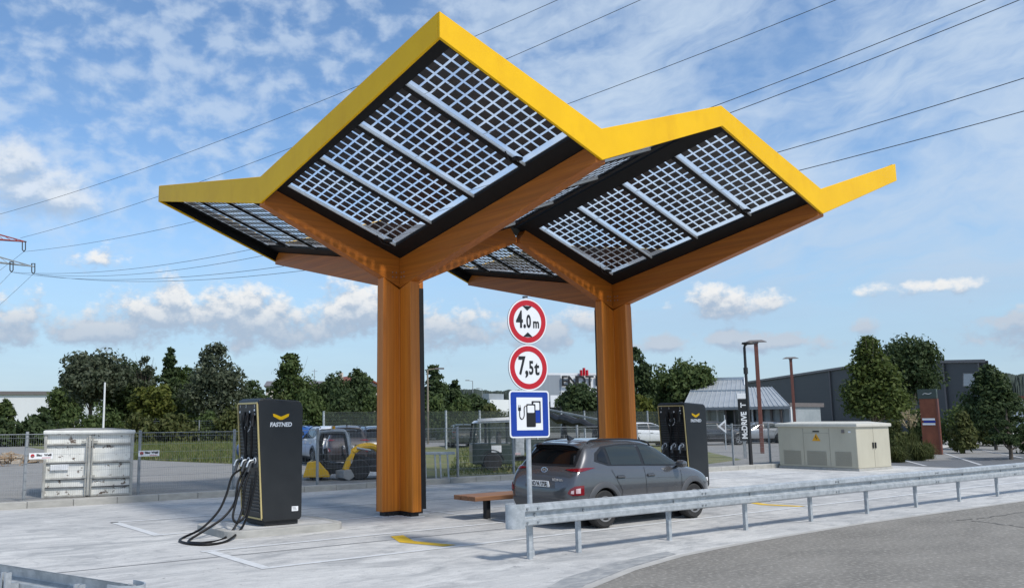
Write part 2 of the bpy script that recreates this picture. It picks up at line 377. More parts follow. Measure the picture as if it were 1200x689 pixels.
sheet('ground', [(-900, -300), (1200, -900), (1500, 900), (-300, 1500), (-900, 900)], -0.06, M['groundbase'])
sheet('concrete_pavement', [(-30, -40), (26, -40), (60, -12), (60, 1.0), (26.5, 1.0), (26.5, 4.7), (17, 5.1), (9.5, 6.7), (-30, 6.95)], 0.0, M['concrete'])
# yard beyond the kerb, a step higher
sheet('yard', [(-60, 7.0), (9.5, 6.9), (17, 5.3), (27, 5.0), (48, 16), (110, 60), (60, 100), (-60, 60)], 0.13, M['asphalt_yard'])
# foreground road: edge sampled along the picture
edge = [(-6.2, -10.6), (-4.0, -8.7), (-2.87, -8.0), (-1.5, -7.5), (0.0, -7.14), (1.2, -7.0), (2.5, -6.9), (5.6, -6.78), (9, -6.8), (13, -6.85), (30, -6.9), (60, -8)]
sheet('road', edge + [(60, -60), (-6.2, -60)], 0.004, M['asphalt'])
# pale dusty joint where the concrete meets the asphalt
mb = MB()
for i in range(len(edge) - 1):
    (a, b), (c, d) = edge[i], edge[i + 1]
    w = 0.06
    mb.quad((a, b - w, 0), (c, d - w, 0), (c, d + w, 0), (a, b + w, 0))
struct(mb.build('road_edge', M['dust'], loc=(0, 0, 0.008)))
# dark grey band on the apron beside the road
sheet('pavement_patch', [(-4.6, -8.6), (-3.6, -7.9), (-2.6, -7.35), (-1.2, -6.95), (0.2, -6.72), (0.1, -6.98), (-1.4, -7.36), (-2.75, -7.85), (-3.8, -8.5), (-4.9, -9.5)], 0.004, M['patchgrey'])
sheet('car_park', [(26.2, 5.0), (26.2, -1), (140, -30), (140, 60), (48, 18), (27, 5.2)], 0.002, M['asphalt_yard'])
sheet('lane', [(26.5, 4.6), (26.6, -0.2), (75, -3), (75, 3.0), (33, 3.0)], 0.006, M['asphalt_dark'])
def crack(pts, seed):
    r = np.random.default_rng(seed); P = [Vector((q.x, q.y, 0)) for q in pts]; mb = MB(); prev = None
    for a, b in zip(P[:-1], P[1:]):
        n = 14
        for k in range(n + 1):
            c = a.lerp(b, k / n) + Vector((r.normal(0, .03), r.normal(0, .03), 0)); w_ = abs(r.normal(.012, .008)) + .004
            d = (b - a).normalized(); e = Vector((-d.y, d.x, 0)) * w_; cur = (c - e, c + e)
            if prev: mb.quad(prev[0], cur[0], cur[1], prev[1])
            prev = cur
    o = mb.build('road_crack', M['tar'], loc=(0, 0, 0.009)); o['kind'] = 'structure'
M['tar'] = mat('tar_seam', (0.07, 0.068, 0.065), (0.13, 0.125, 0.118), rough=0.8)
crack([gnd(1122, 610), gnd(1160, 606), gnd(1215, 598)], 1); crack([gnd(1140, 610), gnd(1200, 618)], 2)
# kerb
kp = [(-40, 6.8), (-6, 6.72), (9.5, 6.6), (17, 5.0), (26.3, 4.68)]
mb = MB()
for (a, b), (c, d) in zip(kp[:-1], kp[1:]):
    L = math.hypot(c - a, d - b); n = max(1, int(L / 1.0)); 
    for i in range(n):
        t0, t1 = i / n + 0.004 / L, (i + 1) / n - 0.004 / L
        p = Vector((a + (c - a) * t0, b + (d - b) * t0, 0)); q = Vector((a + (c - a) * t1, b + (d - b) * t1, 0))
        p.z = q.z = 0.07
        mb.bar(p, q, 0.26, 0.18)
struct(mb.build('kerb', M['kerb'], bevel=0.015))

# painted lines and joints on the apron (one marking = one object)
def stripe(pts, w, name, m, z=0.004):
    mb = MB()
    for (a, b), (c, d) in zip(pts[:-1], pts[1:]):
        v = Vector((c - a, d - b)).normalized(); n = Vector((-v.y, v.x)) * w / 2
        mb.quad((a - n.x, b - n.y, 0), (c - n.x, d - n.y, 0), (c + n.x, d + n.y, 0), (a + n.x, b + n.y, 0))
    o = mb.build(name, m, loc=(0, 0, z)); o['kind'] = 'structure'; return o
MW = M['markwhite']
M['joint'] = mat('joint_filler', (0.14, 0.145, 0.15), (0.26, 0.265, 0.27), rough=0.9, scale=(3, 30, 1))
stripe([(-8.5, -2.93), (0.3, -3.13), (9, -3.16), (22, -3.2)], 0.055, 'pavement_joint', M['joint'], 0.003)
for x in (5.2, 14.0): stripe([(x, -6.6), (x, 6.5)], 0.018, 'pavement_joint', M['joint'], 0.003)
stripe([(-5.33, 0.0), (22, 0.0)], 0.12, 'parking_line', MW, 0.006)
stripe([(-5.25, 0.07), (-5.25, 2.5)], 0.16, 'parking_line', MW, 0.006)
stripe([(-5.4, -2.36), (21, -2.40)], 0.12, 'parking_line', MW, 0.006)
stripe([(-5.28, -2.43), (-5.28, -4.28)], 0.16, 'parking_line', MW, 0.006)
stripe([(-5.36, -4.34), (21, -4.38)], 0.12, 'parking_line', MW, 0.006)
stripe([(0.95, -2.3), (0.95, -0.07)], 0.12, 'parking_line', MW, 0.006)
stripe([(0.95, 0.07), (0.95, 2.4)], 0.12, 'parking_line', MW, 0.006)
stripe([(8.6, -2.46), (8.6, -4.3)], 0.12, 'parking_line', MW, 0.006)
stripe([(-5.33, 2.45), (20, 2.5)], 0.12, 'parking_line', MW, 0.006)
def chevron(u, v):
    P = [(0.0, 0.70), (0.26, 0.70), (-0.02, -0.02), (0.25, -0.80), (0.0, -0.80), (-0.30, 0.0)]
    P = [(u + a, v + b) for a, b in P]
    mb = MB(); mb.quad((*P[0], 0), (*P[1], 0), (*P[2], 0), (*P[5], 0)); mb.quad((*P[5], 0), (*P[2], 0), (*P[3], 0), (*P[4], 0))
    o = mb.build('chevron_marking', M['markyellow'], loc=(0, 0, 0.006)); o['kind'] = 'structure'
chevron(-2.12, -3.42); chevron(7.9, -3.55); chevron(-2.1, 1.05); chevron(7.9, 1.05)
# car park lines on the right
M['lotline'] = mat('car_park_line', (0.5, 0.5, 0.5), (0.4, 0.4, 0.4), rough=0.8)
for a, b in (((1100, 529), (1150, 545)), ((1150, 527), (1200, 537)), ((1050, 537), (1085, 546))):
    p, q = gnd(*a), gnd(*b); stripe([(p.x, p.y), (q.x, q.y)], 0.14, 'car_park_line', M['lotline'], 0.012)

# ================================================================== CANOPY
HU, HV, SPAN = 3.411, 5.928, 6.822
Z0, SU, SV = 5.42, 0.355, 0.19
def pv_material():
    m = bpy.data.materials.new('solar_glass'); m.use_nodes = True
    nt = m.node_tree; b = nt.nodes['Principled BSDF']
    b.inputs['Base Color'].default_value = (0.80, 0.83, 0.86, 1); b.inputs['Roughness'].default_value = 0.2
    tl = nt.nodes.new('ShaderNodeBsdfTranslucent'); tl.inputs[0].default_value = (0.86, 0.88, 0.90, 1)
    tr = nt.nodes.new('ShaderNodeBsdfTransparent'); tr.inputs[0].default_value = (0.94, 0.96, 0.98, 1)
    m1 = nt.nodes.new('ShaderNodeMixShader'); m1.inputs[0].default_value = 0.84
    nt.links.new(tl.outputs[0], m1.inputs[1]); nt.links.new(tr.outputs[0], m1.inputs[2])
    m2 = nt.nodes.new('ShaderNodeMixShader'); m2.inputs[0].default_value = 0.95
    nt.links.new(b.outputs[0], m2.inputs[1]); nt.links.new(m1.outputs[0], m2.inputs[2])
    nt.links.new(m2.outputs[0], nt.nodes['Material Output'].inputs[0])
    return m
M['pvglass'] = pv_material()
M['pvcell'] = mat('solar_cell', (0.022, 0.02, 0.021), (0.06, 0.05, 0.05), rough=0.3, scale=(5.1, 5.1, 5.1), lo=0.5, hi=0.8)
canopy = thing('charging_canopy', 'timber charging canopy with folded solar roof and bright yellow zigzag edge', 'canopy')

def cross_column(cu):
    mb = MB(); t = 0.115; a0, a1 = 0.565, 0.53
    def ring(a, z): return [(cu - t, -a, z), (cu + t, -a, z), (cu + t, -t, z), (cu + a, -t, z), (cu + a, t, z), (cu + t, t, z), (cu + t, a, z), (cu - t, a, z), (cu - t, t, z), (cu - a, t, z), (cu - a, -t, z), (cu - t, -t, z)]
    bot = ring(a0, 0.10)
    top = []
    for x, y, z in ring(a1, 0):
        d = abs(x - cu) if abs(x - cu) > 0.3 else (abs(y) if abs(y) > 0.3 else 0.0)
        s = 0.425 if abs(x - cu) > 0.3 else 0.243
        top.append((x, y, 4.80 + s * d))
    mb.add(bot + top, [list(reversed(range(12))), list(range(12, 24))] + [(i, (i + 1) % 12, (i + 1) % 12 + 12, i + 12) for i in range(12)])
    col = mb.build('column', M['wood_col'], canopy, bevel=0.012)
    # black steel plates closing the two side quadrants
    p = MB()
    def plate(x0, y0, x1, y1, nx, ny):
        e = 0.006
        for zz in ((0.1, 4.86),):
            k = a1 / a0
            vs = []
            for z, f in ((zz[0], 1.0), (zz[1], k)):
                for (x, y, off) in ((x0, y0, 0), (x1, y1, 0), (x1, y1, e), (x0, y0, e)):
                    xx = x * (f if abs(x) > 0.3 else 1); yy = y * (f if abs(y) > 0.3 else 1)
                    vs.append((cu + xx + nx * off, yy + ny * off, z))
            p.hexa(vs)
    plate(0.13, -t, 0.562, -t, 0, -1); plate(-t, 0.13, -t, 0.562, -1, 0); plate(-0.562, t, -0.13, t, 0, 1); plate(t, -0.562, t, -0.13, 1, 0)
    p.build('edge_plate', M['black'], col)
    s = MB(); s.box((cu, 0, 0.05), (0.98, 0.19, 0.10)); s.box((cu, 0, 0.049), (0.19, 0.98, 0.098))
    for dx, dy in ((-0.42, -0.13), (-0.3, -0.13), (-0.13, -0.42), (-0.13, -0.3)): s.cyl((cu + dx, dy, 0), (cu + dx, dy, 0.07), 0.014, n=8)
    s.build('base_shoe', M['black'], col)
    g = MB(); g.box((cu, 0, 0.006), (1.2, 0.36, 0.012)); g.box((cu, 0, 0.005), (0.36, 1.2, 0.010)); g.build('grout_pad', M['markwhite'], col)
    for z in (5.05, 5.15):
        for k in (-0.05, 0.05):
            bo = MB(); bo.cyl((cu - 0.118, -0.25 + k, z), (cu - 0.13, -0.25 + k, z), 0.012, n=8); bo.build('bolt', M['galv_dark'], col)
            bo = MB(); bo.cyl((cu - 0.25 + k, -0.118, z), (cu - 0.25 + k, -0.13, z), 0.012, n=8); bo.build('bolt', M['galv_dark'], col)
def beam(cu, axis, sgn):
    L, sl = (HU - 0.03, 0.425) if axis == 'u' else (HV - 0.03, 0.243)
    st = SU if axis == 'u' else SV
    s0 = 0.0 if axis == 'u' else 0.116
    t = 0.115
    zb = lambda s: 4.80 + sl * s
    zt = lambda s: Z0 + 0.03 + st * s
    mb = MB(); N = 8; Le = L - 0.22
    prof = [(s0, zb(s0)), (L - 0.02, zb(L - 0.02)), (L - 0.02, zb(L) + 0.10), (Le, zt(Le)), (s0, zt(s0))]
    mb.prism([(s, -t, z) for s, z in prof], (0, 2 * t, 0))
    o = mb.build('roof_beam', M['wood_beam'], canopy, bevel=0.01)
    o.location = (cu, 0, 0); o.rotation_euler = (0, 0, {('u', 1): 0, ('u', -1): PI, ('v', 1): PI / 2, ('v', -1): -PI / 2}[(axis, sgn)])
MODV = [(0.43, 1.63), (1.71, 2.99), (3.07, 4.41), (4.50, 5.65)]
def roof_quad(cu, a, b):
    P = lambda u, v, o=0.0: Vector((cu + a * u, b * v, Z0 + SU * u + SV * v + o))
    fr = MB()
    def slab(u0, u1, v0, v1, o0, o1):
        vs = [P(u0, v0, o0), P(u1, v0, o0), P(u1, v1, o0), P(u0, v1, o0), P(u0, v0, o1), P(u1, v0, o1), P(u1, v1, o1), P(u0, v1, o1)]
        fr.hexa(vs)
    U0, U1 = 0.44, 3.02
    slab(0.0, U0, 0.0, HV - 0.04, 0.0, 0.07)
    slab(U1, HU - 0.04, 0.0, HV - 0.04, 0.0, 0.07)
    gaps = [(0.0, MODV[0][0])] + [(MODV[i][1], MODV[i + 1][0]) for i in range(3)] + [(MODV[3][1], HV - 0.04)]
    for i, (g0, g1) in enumerate(gaps):
        slab(U0 + 0.001, U1 - 0.001, g0, g1, -0.012 if 0 < i < 4 else 0.001, 0.069)
    frame = fr.build('roof_frame', M['black_frame'], canopy)
    for (v0, v1) in MODV:
        g = MB(); g.quad(P(U0, v0, 0.055), P(U1, v0, 0.055), P(U1, v1, 0.055), P(U0, v1, 0.055), m=0)
        mu, mv = 0.12, 0.09
        nu = 12; nv = max(4, round((v1 - v0 - mv) / 0.2))
        pu = (U1 - U0 - mu) / nu; pvv = (v1 - v0 - mv) / nv
        for i in range(nu):
            for j in range(nv):
                u = U0 + mu + pu * (i + 0.5); v = v0 + mv + pvv * (j + 0.5); c = 0.408
                g.quad(P(u - pu * c, v - pvv * c, 0.047), P(u + pu * c, v - pvv * c, 0.047), P(u + pu * c, v + pvv * c, 0.047), P(u - pu * c, v + pvv * c, 0.047), m=1)
        pn = g.build('solar_panel', [M['pvglass'], M['pvcell']], frame, fix=False)
        al = MB()
        al.bar(P(U0, v0 + 0.012, 0.02), P(U1, v0 + 0.012, 0.02), 0.022, 0.05)
        a2 = MB(); a2.bar(P(U0, v1 - 0.008, 0.044), P(U1, v1 - 0.008, 0.044), 0.014, 0.014); a2.build('panel_rail', M['alu'], frame)
        if (v0 > 4 or v0 < 0.6): 
            jb = MB(); q = P(U0 + 0.22, v0 + 0.05, 0.0); jb.box(q, (0.16, 0.12, 0.05)); 
            jb.tube([q, P(U0 + 0.1, v0 - 0.02, -0.03), P(U0 + 0.3, v0 - 0.05, -0.05), P(U0 + 0.5, v0 + 0.05, -0.02)], 0.014, 6)
            jb.build('junction_box', M['black'], frame)
        al.build('panel_rail', M['alu'], frame)
for cu in (0.0, SPAN):
    cross_column(cu)
    for ax, sg in (('u', 1), ('u', -1), ('v', 1), ('v', -1)): beam(cu, ax, sg)
    for a in (-1, 1):
        for b in (-1, 1): roof_quad(cu, a, b)
# yellow fascia
ZC, ZM, ZCT, ZMT = 7.53, 6.265, 7.94, 6.81
def fascia(pts, inward):
    mb = MB(); inward = Vector(inward)
    n = len(pts); tk = inward * 0.05
    out_b = [Vector((x, y, zb)) for x, y, zb, zt in pts]; out_t = [Vector((x, y, zt)) for x, y, zb, zt in pts]
    vs = out_b + out_t + [p + tk for p in out_b] + [p + tk for p in out_t]
    fs = []
    for i in range(n - 1):
        fs += [(i, i + 1, n + i + 1, n + i), (2 * n + i + 1, 2 * n + i, 3 * n + i, 3 * n + i + 1), (n + i, n + i + 1, 3 * n + i + 1, 3 * n + i), (i + 1, i, 2 * n + i, 2 * n + i + 1)]
    for i in (0, n - 1): fs.append((i, n + i, 3 * n + i, 2 * n + i))
    mb.add(vs, fs)
    mb.build('fascia', M['yellow'], canopy, bevel=0.006, seg=1)
us = [(-HU, 0), (0, 1), (HU, 0), (SPAN, 1), (SPAN + HU, 0)]
fascia([(u, -HV, ZM if k else ZC, ZMT if k else ZCT) for u, k in us], (0, 1, 0))
fascia([(u, HV, ZM if k else ZC, ZMT if k else ZCT) for u, k in us], (0, -1, 0))
vsd = [(-HV + 0.052, 0), (0, 1), (HV - 0.052, 0)]
fascia([(-HU, v, ZM if k else ZC, ZMT if k else ZCT) for v, k in vsd], (1, 0, 0))
fascia([(SPAN + HU, v, ZM if k else ZC, ZMT if k else ZCT) for v, k in vsd], (-1, 0, 0))
# inner black skirt between fascia and soffit
mb = MB()
def skirt(pts, inward):
    i = Vector(inward) * 0.056
    for (x0, y0, k0), (x1, y1, k1) in zip(pts[:-1], pts[1:]):
        z0b, z0t = ((ZM, ZMT) if k0 else (ZC, ZCT)); z1b, z1t = ((ZM, ZMT) if k1 else (ZC, ZCT))
        mb.hexa([Vector((x0, y0, z0b + .02)) + i, Vector((x1, y1, z1b + .02)) + i, Vector((x1, y1, z1b + .02)) + i * 1.5, Vector((x0, y0, z0b + .02)) + i * 1.5,
                 Vector((x0, y0, z0t - .03)) + i, Vector((x1, y1, z1t - .03)) + i, Vector((x1, y1, z1t - .03)) + i * 1.5, Vector((x0, y0, z0t - .03)) + i * 1.5])
e = 0.06
skirt([(max(-HU + e, min(SPAN + HU - e, u)), -HV, k) for u, k in us], (0, 1, 0)); skirt([(max(-HU + e, min(SPAN + HU - e, u)), HV, k) for u, k in us], (0, -1, 0))
skirt([(-HU, max(-HV + 2 * e, min(HV - 2 * e, v)), k) for v, k in vsd], (1, 0, 0)); skirt([(SPAN + HU, max(-HV + 2 * e, min(HV - 2 * e, v)), k) for v, k in vsd], (-1, 0, 0))
mb.build('fascia_lining', M['black_frame'], canopy)

# ================================================================== CHARGERS
def bez(pts, n=10):
    """Catmull-Rom through the points"""
    P = [Vector(p) for p in pts]; P = [2 * P[0] - P[1]] + P + [2 * P[-1] - P[-2]]; out = []
    for i in range(1, len(P) - 2):
        for k in range(n):
            t = k / n; a, b, c, d = P[i - 1:i + 3]
            out.append(0.5 * ((2 * b) + (c - a) * t + (2 * a - 5 * b + 4 * c - d) * t * t + (3 * b - a - 3 * c + d) * t ** 3))
    out.append(P[-2]); return out
def charger(loc, label, loops):
    t = thing('charging_station', label, 'charger', loc, 0, 'black charging stations on the island')
    D = 0.43; zt = 2.25
    prof = [(-0.375, 0.07), (0.345, 0.07), (0.385, 0.12), (0.385, zt - 0.14), (0.34, zt - 0.045), (-0.44, zt), (-0.515, zt - 0.01), (-0.53, zt - 0.07), (-0.40, 0.11)]
    mb = MB(); mb.prism([(x, -D, z) for x, z in prof], (0, 2 * D, 0))
    body = mb.build('body', M['charger'], t, bevel=0.02)
    fx = lambda z: -0.40 - 0.13 * (z - 0.11) / (zt - 0.18)        # slanted front
    # recessed-looking front panel, gold frame
    def fp(y, z, o=0.0): return Vector((fx(z) - o, y, z))
    fr = MB()
    w = 0.022
    for s in (-1, 1):
        fr.bar(fp(s * (D - 0.02), 0.13, 0.012), fp(s * (D - 0.02), zt - 0.09, 0.012), w, 0.03, up=(1, 0, 0))
    fr.bar(fp(-D + 0.02, zt - 0.075, 0.012), fp(D - 0.02, zt - 0.075, 0.012), w, 0.03); fr.bar(fp(-D + 0.02, 0.12, 0.012), fp(D - 0.02, 0.12, 0.012), w, 0.03)
    fr.build('gold_trim', M['gold'], t, bevel=0.005)
    lv = MB()
    z = 0.24
    while z < 1.82:
        if not (0.92 < z < 1.18):
            lv.bar(fp(-D + 0.07, z, 0.012), fp(D - 0.07, z, 0.012), 0.03, 0.016)
        z += 0.062
    lv.build('louvre', M['charger_top'], t)
    pn = MB(); pn.hexa([fp(-D + 0.05, 1.86, 0.0), fp(D - 0.05, 1.86, 0.0), fp(D - 0.05, 1.86, 0.014), fp(-D + 0.05, 1.86, 0.014), fp(-D + 0.05, 2.15, 0.0), fp(D - 0.05, 2.15, 0.0), fp(D - 0.05, 2.15, 0.014), fp(-D + 0.05, 2.15, 0.014)])
    panel = pn.build('control_panel', M['signblack'], t)
    rotF = Matrix.Rotation(-PI / 2, 4, 'Z') @ UPRIGHT
    for y, s in ((0.3, '1'), (0.05, '2'), (-0.3, '3')):
        c = fp(y, 2.12, 0.018); text('bay_number', s, 0.07, M['signwhite'], panel, c, rotF)
    em = MB(); em.disc(fp(0.02, 1.78, 0.016), 0.13, (-1, 0, 0.06), r_in=0.112)
    em.disc(fp(0.02, 1.80, 0.016), 0.045, (-1, 0, 0.06)); em.build('connector_symbol', M['signwhite'], t)
    for y, z in ((0.32, 2.02), (-0.1, 2.02), (-0.3, 2.05), (-0.3, 1.98)):
        dt = MB(); dt.disc(fp(y, z, 0.016), 0.022, (-1, 0, 0), n=12, h=0.008); dt.build('status_light', M['signwhite'], t)
    for y in (0.24, -0.05, -0.3):
        h = MB(); c = fp(y, 1.08, 0.05)
        h.box(fp(y, 1.12, 0.02), (0.05, 0.17, 0.20)); 
        hs = h.build('holster', M['charger_top'], t, bevel=0.015)
        gsk = MB(); gsk.disc(fp(y, 1.15, 0.047), 0.055, (-1, 0, 0), n=20, r_in=0.035, h=0.01); gsk.build('socket_ring', M['signwhite'], hs)
        g = MB(); g.tube(bez([fp(y, 1.13, 0.04), fp(y, 1.11, 0.12), fp(y - 0.01, 1.02, 0.17), fp(y - 0.02, 0.95, 0.20)], 4), 0.026, 8)
        k = g.build('connector', M['charger_top'], t, smooth=True)
        g = MB(); g.tube(bez([fp(y, 1.16, 0.08), fp(y, 1.14, 0.16), fp(y - 0.01, 1.04, 0.22)], 4), 0.018, 8); g.build('connector_grip', M['alu'], k, smooth=True)
    for pts in loops:
        cb = MB(); cb.tube(bez(pts, 8), 0.021, 8); cb.build('cable', M['rubber'], t, smooth=True)
    # hanging upper cables on the front
    for y0, y1 in ((-0.28, -0.16), (0.12, 0.02), (-0.05, 0.08)):
        cb = MB(); cb.tube(bez([fp(y0, 1.98, 0.02), fp(y0, 1.9, 0.07), fp((y0 + y1) / 2, 1.5, 0.06), fp(y1, 1.2, 0.06)], 6), 0.024, 8); cb.build('cable', M['rubber'], t, smooth=True)
        hb = MB(); hb.tube([fp(y0, 2.02, 0.03), fp(y0 + 0.01, 1.76, 0.06)], [0.03, 0.04], 8); hb.build('cable_sleeve', M['black'], t, smooth=True)
    pl = MB(); pl.box((-0.0, 0, 0.035), (0.66, 0.76, 0.07)); pl.build('plinth', M['black'], t)
    cp = MB(); cp.hexa([(-0.47, -D + 0.02, zt - 0.012), (0.33, -D + 0.02, zt - 0.055), (0.33, D - 0.02, zt - 0.055), (-0.47, D - 0.02, zt - 0.012), (-0.46, -D + 0.03, zt + 0.014), (0.31, -D + 0.03, zt - 0.028), (0.31, D - 0.03, zt - 0.028), (-0.46, D - 0.03, zt + 0.014)])
    cp.cyl((-0.1, 0.0, zt - 0.02), (-0.1, 0, zt + 0.04), 0.05, n=14)
    cp.build('top_cap', M['charger_top'], t)
    # lettering and chevron on both broad sides
    for s in (-1, 1):
        rot = UPRIGHT if s < 0 else Matrix.Rotation(PI, 4, 'Z') @ UPRIGHT
        y = s * (D + 0.002); cx = -0.07
        lg = MB()
        sh = [(-0.165, 0.055), (-0.12, 0.045), (0, 0.0), (0.12, 0.045), (0.165, 0.055), (0.155, 0.005), (0.03, -0.055), (-0.03, -0.055), (-0.155, 0.005)]
        quads = [(0, 1, 2, 7, 8)], [(2, 3, 4, 5, 6, 7)]
        pts = [(cx + a, y, 1.93 + b) for a, b in sh]
        lg.prism([pts[i] for i in (0, 1, 2, 7, 8)], (0, s * 0.003, 0)); lg.prism([pts[i] for i in (2, 3, 4, 5, 6, 7)], (0, s * 0.003, 0))
        lg.build('chevron_emblem', M['yellow'], t)
        text('lettering', 'FASTNED', 0.105, M['signwhite'], t, (cx, y, 1.785), rot, sx=1.0, bold=0.004, shear=0.12)
    st = MB(); st.box((0.24, -D - 0.003, 0.27), (0.13, 0.004, 0.085)); sk = st.build('sticker', M['signwhite'], t)
    tx = MB()
    for k in range(3): tx.box((0.24 - 0.02 + 0.01 * k, -D - 0.006, 0.295 - 0.022 * k), (0.07, 0.003, 0.006))
    tx.build('sticker_print', M['lampgrey'], sk)
    return t
cx1, cv = -3.30, -0.56
def loop(dy, r, out, back):
    return [(-0.66, dy, 0.80), (-0.80, dy - 0.08, 0.55), (-1.02, dy - 0.18, 0.12), (-1.25 - out, dy - 0.30, -0.085), (-1.50 - out, dy - 0.52, -0.105), (-1.38 - out, dy - 0.74, -0.105),
            (-1.05, dy - 0.80 - r, -0.105), (-0.80, dy - 0.62 - r, -0.02), (-0.66, dy - 0.36, 0.25), (-0.60, dy - 0.16, 0.75), (-0.56, back, 1.15)]
def wp(px, py, v=None):
    if v is None: q = gnd(px, py, 0.022)
    else: d = ray(px, py); q = CAM + d * ((v - CAM.y) / d.y)
    return q - Vector((cx1, cv, 0.13))
loops1 = [[wp(283, 549, -.55), wp(272, 558, -.6), wp(265, 580, -.7), wp(255, 600, -.8), wp(236, 619, -.9), wp(216, 629), wp(211, 633.5), wp(224, 637), wp(246, 637.5), wp(266, 633.5), wp(282, 620, -1.1), wp(291, 600, -1.05), wp(298, 570, -1.0), wp(300, 552, -.95)],
          [wp(287, 549, -.6), wp(279, 565, -.75), wp(275, 588, -.85), wp(262, 606, -.9), wp(240, 621, -.95), wp(224, 631), wp(222, 635), wp(240, 635.5), wp(262, 631, -1.2), wp(276, 616, -1.1), wp(284, 596, -1.0), wp(287, 570, -.95), wp(293, 552, -.9)],
          [wp(291, 551, -.7), wp(283, 566, -.85), wp(276, 590, -.95), wp(273, 606, -1.05), wp(278, 612, -1.1), wp(287, 604, -1.05), wp(292, 585, -1.0), wp(296, 560, -.95)]]
charger((cx1, cv, 0.13), 'left black charging station with yellow chevron and cables looping on the ground', loops1)
loopsB = [[(-0.66, y, 0.85), (-0.85, y - 0.1, 0.4), (-0.95, y - 0.2, 0.02), (-0.75, y - 0.3, 0.02), (-0.6, y - 0.15, 0.4), (-0.55, y - 0.1, 1.1)] for y in (0.2, -0.1)]
charger((8.86, cv, 0.13), 'far black charging station with yellow chevron half hidden behind the grey car', loopsB)
# kerbed islands under the chargers
def island(u0, u1, v0, v1, label):
    t = thing('charger_island', label, 'traffic island', ((u0 + u1) / 2, (v0 + v1) / 2, 0), 0, 'kerbed charger islands')
    a, b = (u1 - u0) / 2, (v1 - v0) / 2; r = 0.32
    def rr(a, b, r):
        out = []
        for cx, cy, st in ((a - r, b - r, 0), (-a + r, b - r, 90), (-a + r, -b + r, 180), (a - r, -b + r, 270)):
            for k in range(7): th = R(st + 15 * k); out.append((cx + r * math.cos(th), cy + r * math.sin(th)))
        return out
    O, I = rr(a, b, r), rr(a - 0.14, b - 0.14, r - 0.12); n = len(O)
    mb = MB(); mb.add([(x, y, 0) for x, y in O] + [(x, y, 0.125) for x, y in O] + [(x, y, 0.125) for x, y in I] + [(x, y, 0.0) for x, y in I],
        [(i, (i + 1) % n, (i + 1) % n + n, i + n) for i in range(n)] + [(i + n, (i + 1) % n + n, (i + 1) % n + 2 * n, i + 2 * n) for i in range(n)] + [(i + 2 * n, (i + 1) % n + 2 * n, (i + 1) % n + 3 * n, i + 3 * n) for i in range(n)])
    mb.build('kerb_stone', M['kerb'], t, bevel=0.012)
    mb = MB(); mb.prism([(x, y, 0) for x, y in I], (0, 0, 0.118)); mb.build('island_slab', M['concrete'], t)
island(-4.5, -2.15, -1.36, 0.30, 'low kerbed concrete island under the left charging station')
island(7.6, 10.0, -1.36, 0.30, 'low kerbed concrete island under the far charging station')

# bench
t = thing('park_bench', 'backless wooden bench on black legs behind the grey car', 'bench', (0, 0, 0))
mb = MB()
for v in (-1.80, -1.565, -1.33): mb.box((1.75, v + 0.0, 0.425), (2.6, 0.215, 0.09))
mb.build('seat', M['wood_bench'], t, bevel=0.008)
for u in (0.93, 2.6):
    mb = MB(); mb.box((u, -1.69, 0.19), (0.11, 0.11, 0.38)); mb.build('leg', M['black'], t, bevel=0.006)
mb = MB(); mb.box((1.75, -1.565, 0.372), (2.3, 0.3, 0.014)); mb.build('seat_frame', M['black'], t)

